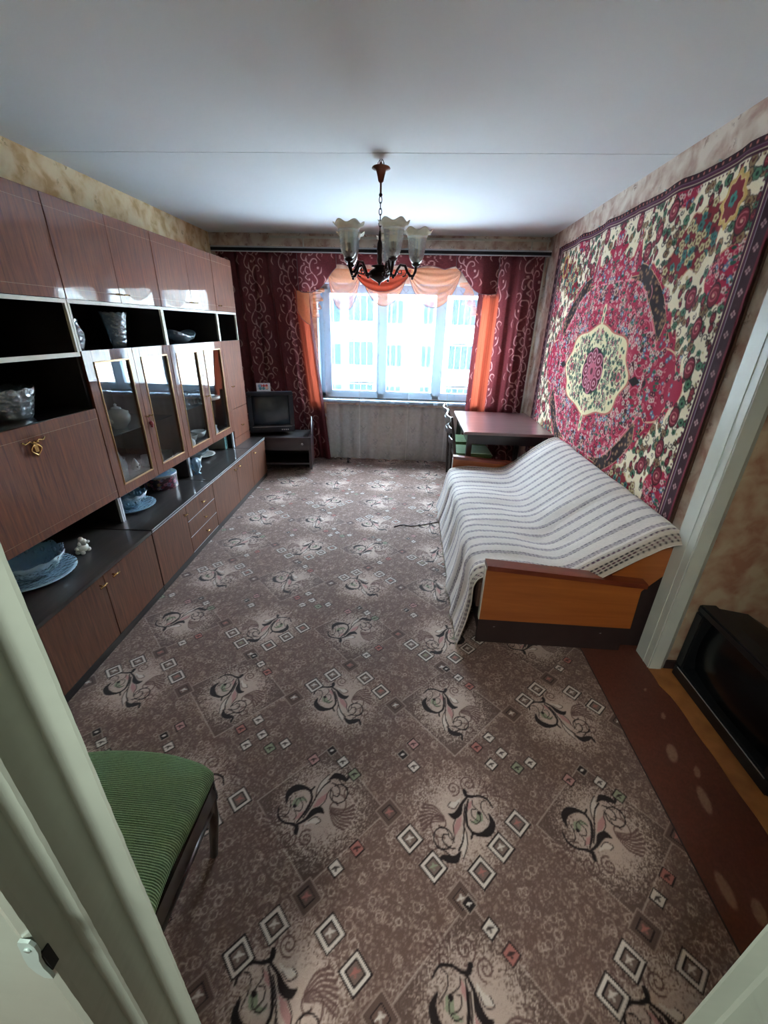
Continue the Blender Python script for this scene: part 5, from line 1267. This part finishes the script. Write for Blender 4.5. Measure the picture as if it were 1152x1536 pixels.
# ------------------------------------------------------------------ CHANDELIER
CX, CY = -.238, 3.04
ch = empty('chandelier', (CX, CY, 2.498), 'dark bronze five-arm chandelier with tulip glass shades hanging from the ceiling', 'chandelier')
b_ = MB(); b_.lathe([(.0, 2.488), (.004, 2.488), (.010, 2.470), (.052, 2.462), (.056, 2.456), (.03, 2.448), (.022, 2.42), (.016, 2.395), (.010, 2.388), (0, 2.386)], (CX, CY, 0), 28); b_.build('canopy', M['copper'], ch)
b_ = MB()
for k in range(5):
    t = k * 1.3; b_.tube([(CX + .012 * math.cos(t), CY + .012 * math.sin(t), 2.463), (CX + .020 * math.cos(t + .5), CY + .02 * math.sin(t + .5), 2.482), (CX + .008 * math.cos(t), CY + .008 * math.sin(t), 2.498)], .0018, 5)
b_.build('wire', M['black_plastic'], ch)
MB().tube([(CX, CY, 2.388), (CX, CY, 2.335)], .006, 8).build('stem', M['copper'], ch)
MB().ball((CX, CY, 2.328), .011).build('stem_knob', M['bronze'], ch)
zz = 2.318
for k in range(6):
    a = k * PI / 2; c_, s_ = math.cos(a), math.sin(a); L_ = []
    for q in range(13):
        t = 2 * PI * q / 12; L_.append((CX + .0085 * math.cos(t) * c_, CY + .0085 * math.cos(t) * s_, zz - .014 + .019 * math.sin(t)))
    MB().tube(L_, .0028, 5, cap=False).build('chain_link', M['bronze'], ch); zz -= .030
ztp = zz + .008
b_ = MB(); b_.lathe([(0, ztp), (.006, ztp), (.010, 2.12), (.008, 2.10), (.016, 2.08), (.019, 2.05), (.014, 2.01), (.017, 1.985), (.012, 1.965), (.05, 1.958), (.056, 1.951), (.03, 1.945), (.06, 1.930), (.074, 1.912), (.060, 1.888), (.030, 1.872), (.010, 1.862), (.004, 1.848), (0, 1.842)], (CX, CY, 0), 28); b_.build('column', M['bronze'], ch)
for k in range(5):
    th = math.radians(24 + 72 * k); dx, dy = math.sin(th), -math.cos(th)
    def A(r, z): return (CX + dx * r, CY + dy * r, z)
    a_ = MB(); a_.tube([A(.035, 1.925), A(.065, 1.905), A(.10, 1.905), A(.115, 1.935), A(.135, 1.965), A(.165, 1.962), A(.180, 1.930), A(.200, 1.905), A(.220, 1.905), A(.233, 1.930), A(.236, 1.965)], [.009, .009, .009, .009, .009, .009, .009, .009, .009, .009, .011], 8)
    a_.tube([A(.115, 1.935), A(.125, 1.915), A(.145, 1.918), A(.142, 1.935)], .004, 6); a_.tube([A(.180, 1.930), A(.168, 1.905), A(.15, 1.90)], .0045, 6)
    a_.ball(A(.215, 1.892), .009); a_.ball(A(.09, 1.895), .008)
    arm = a_.build('arm', M['bronze'], ch)
    cx_, cy_, _ = A(.236, 0)
    MB().lathe([(0, 1.955), (.014, 1.957), (.026, 1.966), (.029, 1.972), (.012, 1.978), (.012, 2.0), (.026, 2.008), (.026, 2.013), (.013, 2.018), (.013, 2.055), (0, 2.058)], (cx_, cy_, 0), 20).build('lamp_holder', M['bronze'], arm)
    def tul(r, z, t, i, N=15): 
        e_ = max(0, (i - 8) / 6.0)
        return (r * (1 + .10 * e_ * abs(math.cos(3 * t))), z + .014 * e_ * math.cos(6 * t))
    pr = [(.020, 1.978), (.030, 1.984), (.040, 1.998), (.047, 2.018), (.051, 2.042), (.054, 2.068), (.056, 2.090), (.058, 2.108), (.061, 2.122)]
    sh = MB().lathe(pr, (cx_, cy_, 0), 48, tul).build('lamp_shade', M['lampglass'], arm); solidify(sh, .003)
    pr2 = [(.061, 2.122)] * 8 + [(.061, 2.122), (.066, 2.134), (.073, 2.144), (.081, 2.150), (.088, 2.152)]
    rm = MB().lathe(pr2[8:], (cx_, cy_, 0), 60, lambda r, z, t, i: tul(r, z, t, i + 8)).build('shade_rim', M['lamprim'], arm, 'frosted cream petal rim of the shade'); solidify(rm, .003)

# ------------------------------------------------------------------ OUTSIDE
gd = box('ground', -60, 60, 6.2, 80, -9.4, -9.0, M['ground']); tag(gd, kind='structure')
FY = 30.0
bd_ = empty('apartment_block', (0, FY, -9), 'pale panel apartment block with rows of windows and balconies outside the window', 'building')
wl = MB(); wl.box(-26, 26, FY, FY + 10, -9, 11.0); wl.build('wall', M['facade'], bd_)
def fwin(x0, x1, z0, z1, n=2):
    f_ = MB(); f_.box(x0 - .07, x1 + .07, FY - .05, FY, z0 - .07, z1 + .07); f_ = f_.build('window', M['facade_frame'], bd_)
    w_ = (x1 - x0) / n
    for k in range(n): box('window_pane', x0 + k * w_ + .05, x0 + (k + 1) * w_ - .05, FY - .08, FY - .05, z0 + .04, z1 - .04, M['facade_win'], f_)
def fbalc(x0, x1, z0):
    b_ = MB(); b_.box(x0, x1, FY - 1.1, FY, z0 - 1.15, z0 - .10); b_ = b_.build('balcony', M['facade'], bd_)
    box('balcony_glazing', x0 + .06, x1 - .06, FY - 1.0, FY - .1, z0 - .10, z0 + 1.35, M['facade_win'], b_)
    m_ = MB(); n = 4
    for k in range(n + 1):
        x = x0 + (x1 - x0) * k / n; m_.box(x - .03, x + .03, FY - 1.05, FY - .98, z0 - .1, z0 + 1.4)
    m_.box(x0, x1, FY - 1.05, FY, z0 + 1.35, z0 + 1.45); m_.build('balcony_frame', M['facade_frame'], b_)
for r_i, zc in enumerate((-2.9, -.2, 2.5)):
    for x0, x1, n in ((-10.6, -9.0, 3), (-7.9, -6.9, 2), (-5.9, -4.9, 2), (-1.9, -.7, 3), (.6, 1.3, 2), (6.0, 7.2, 2), (8.8, 10.0, 2)): fwin(x0, x1, zc - .7, zc + .7, n)
    fbalc(-4.3, -2.6, zc - .5); fbalc(2.4, 4.0, zc - .6 )
bpy.context.view_layer.update()
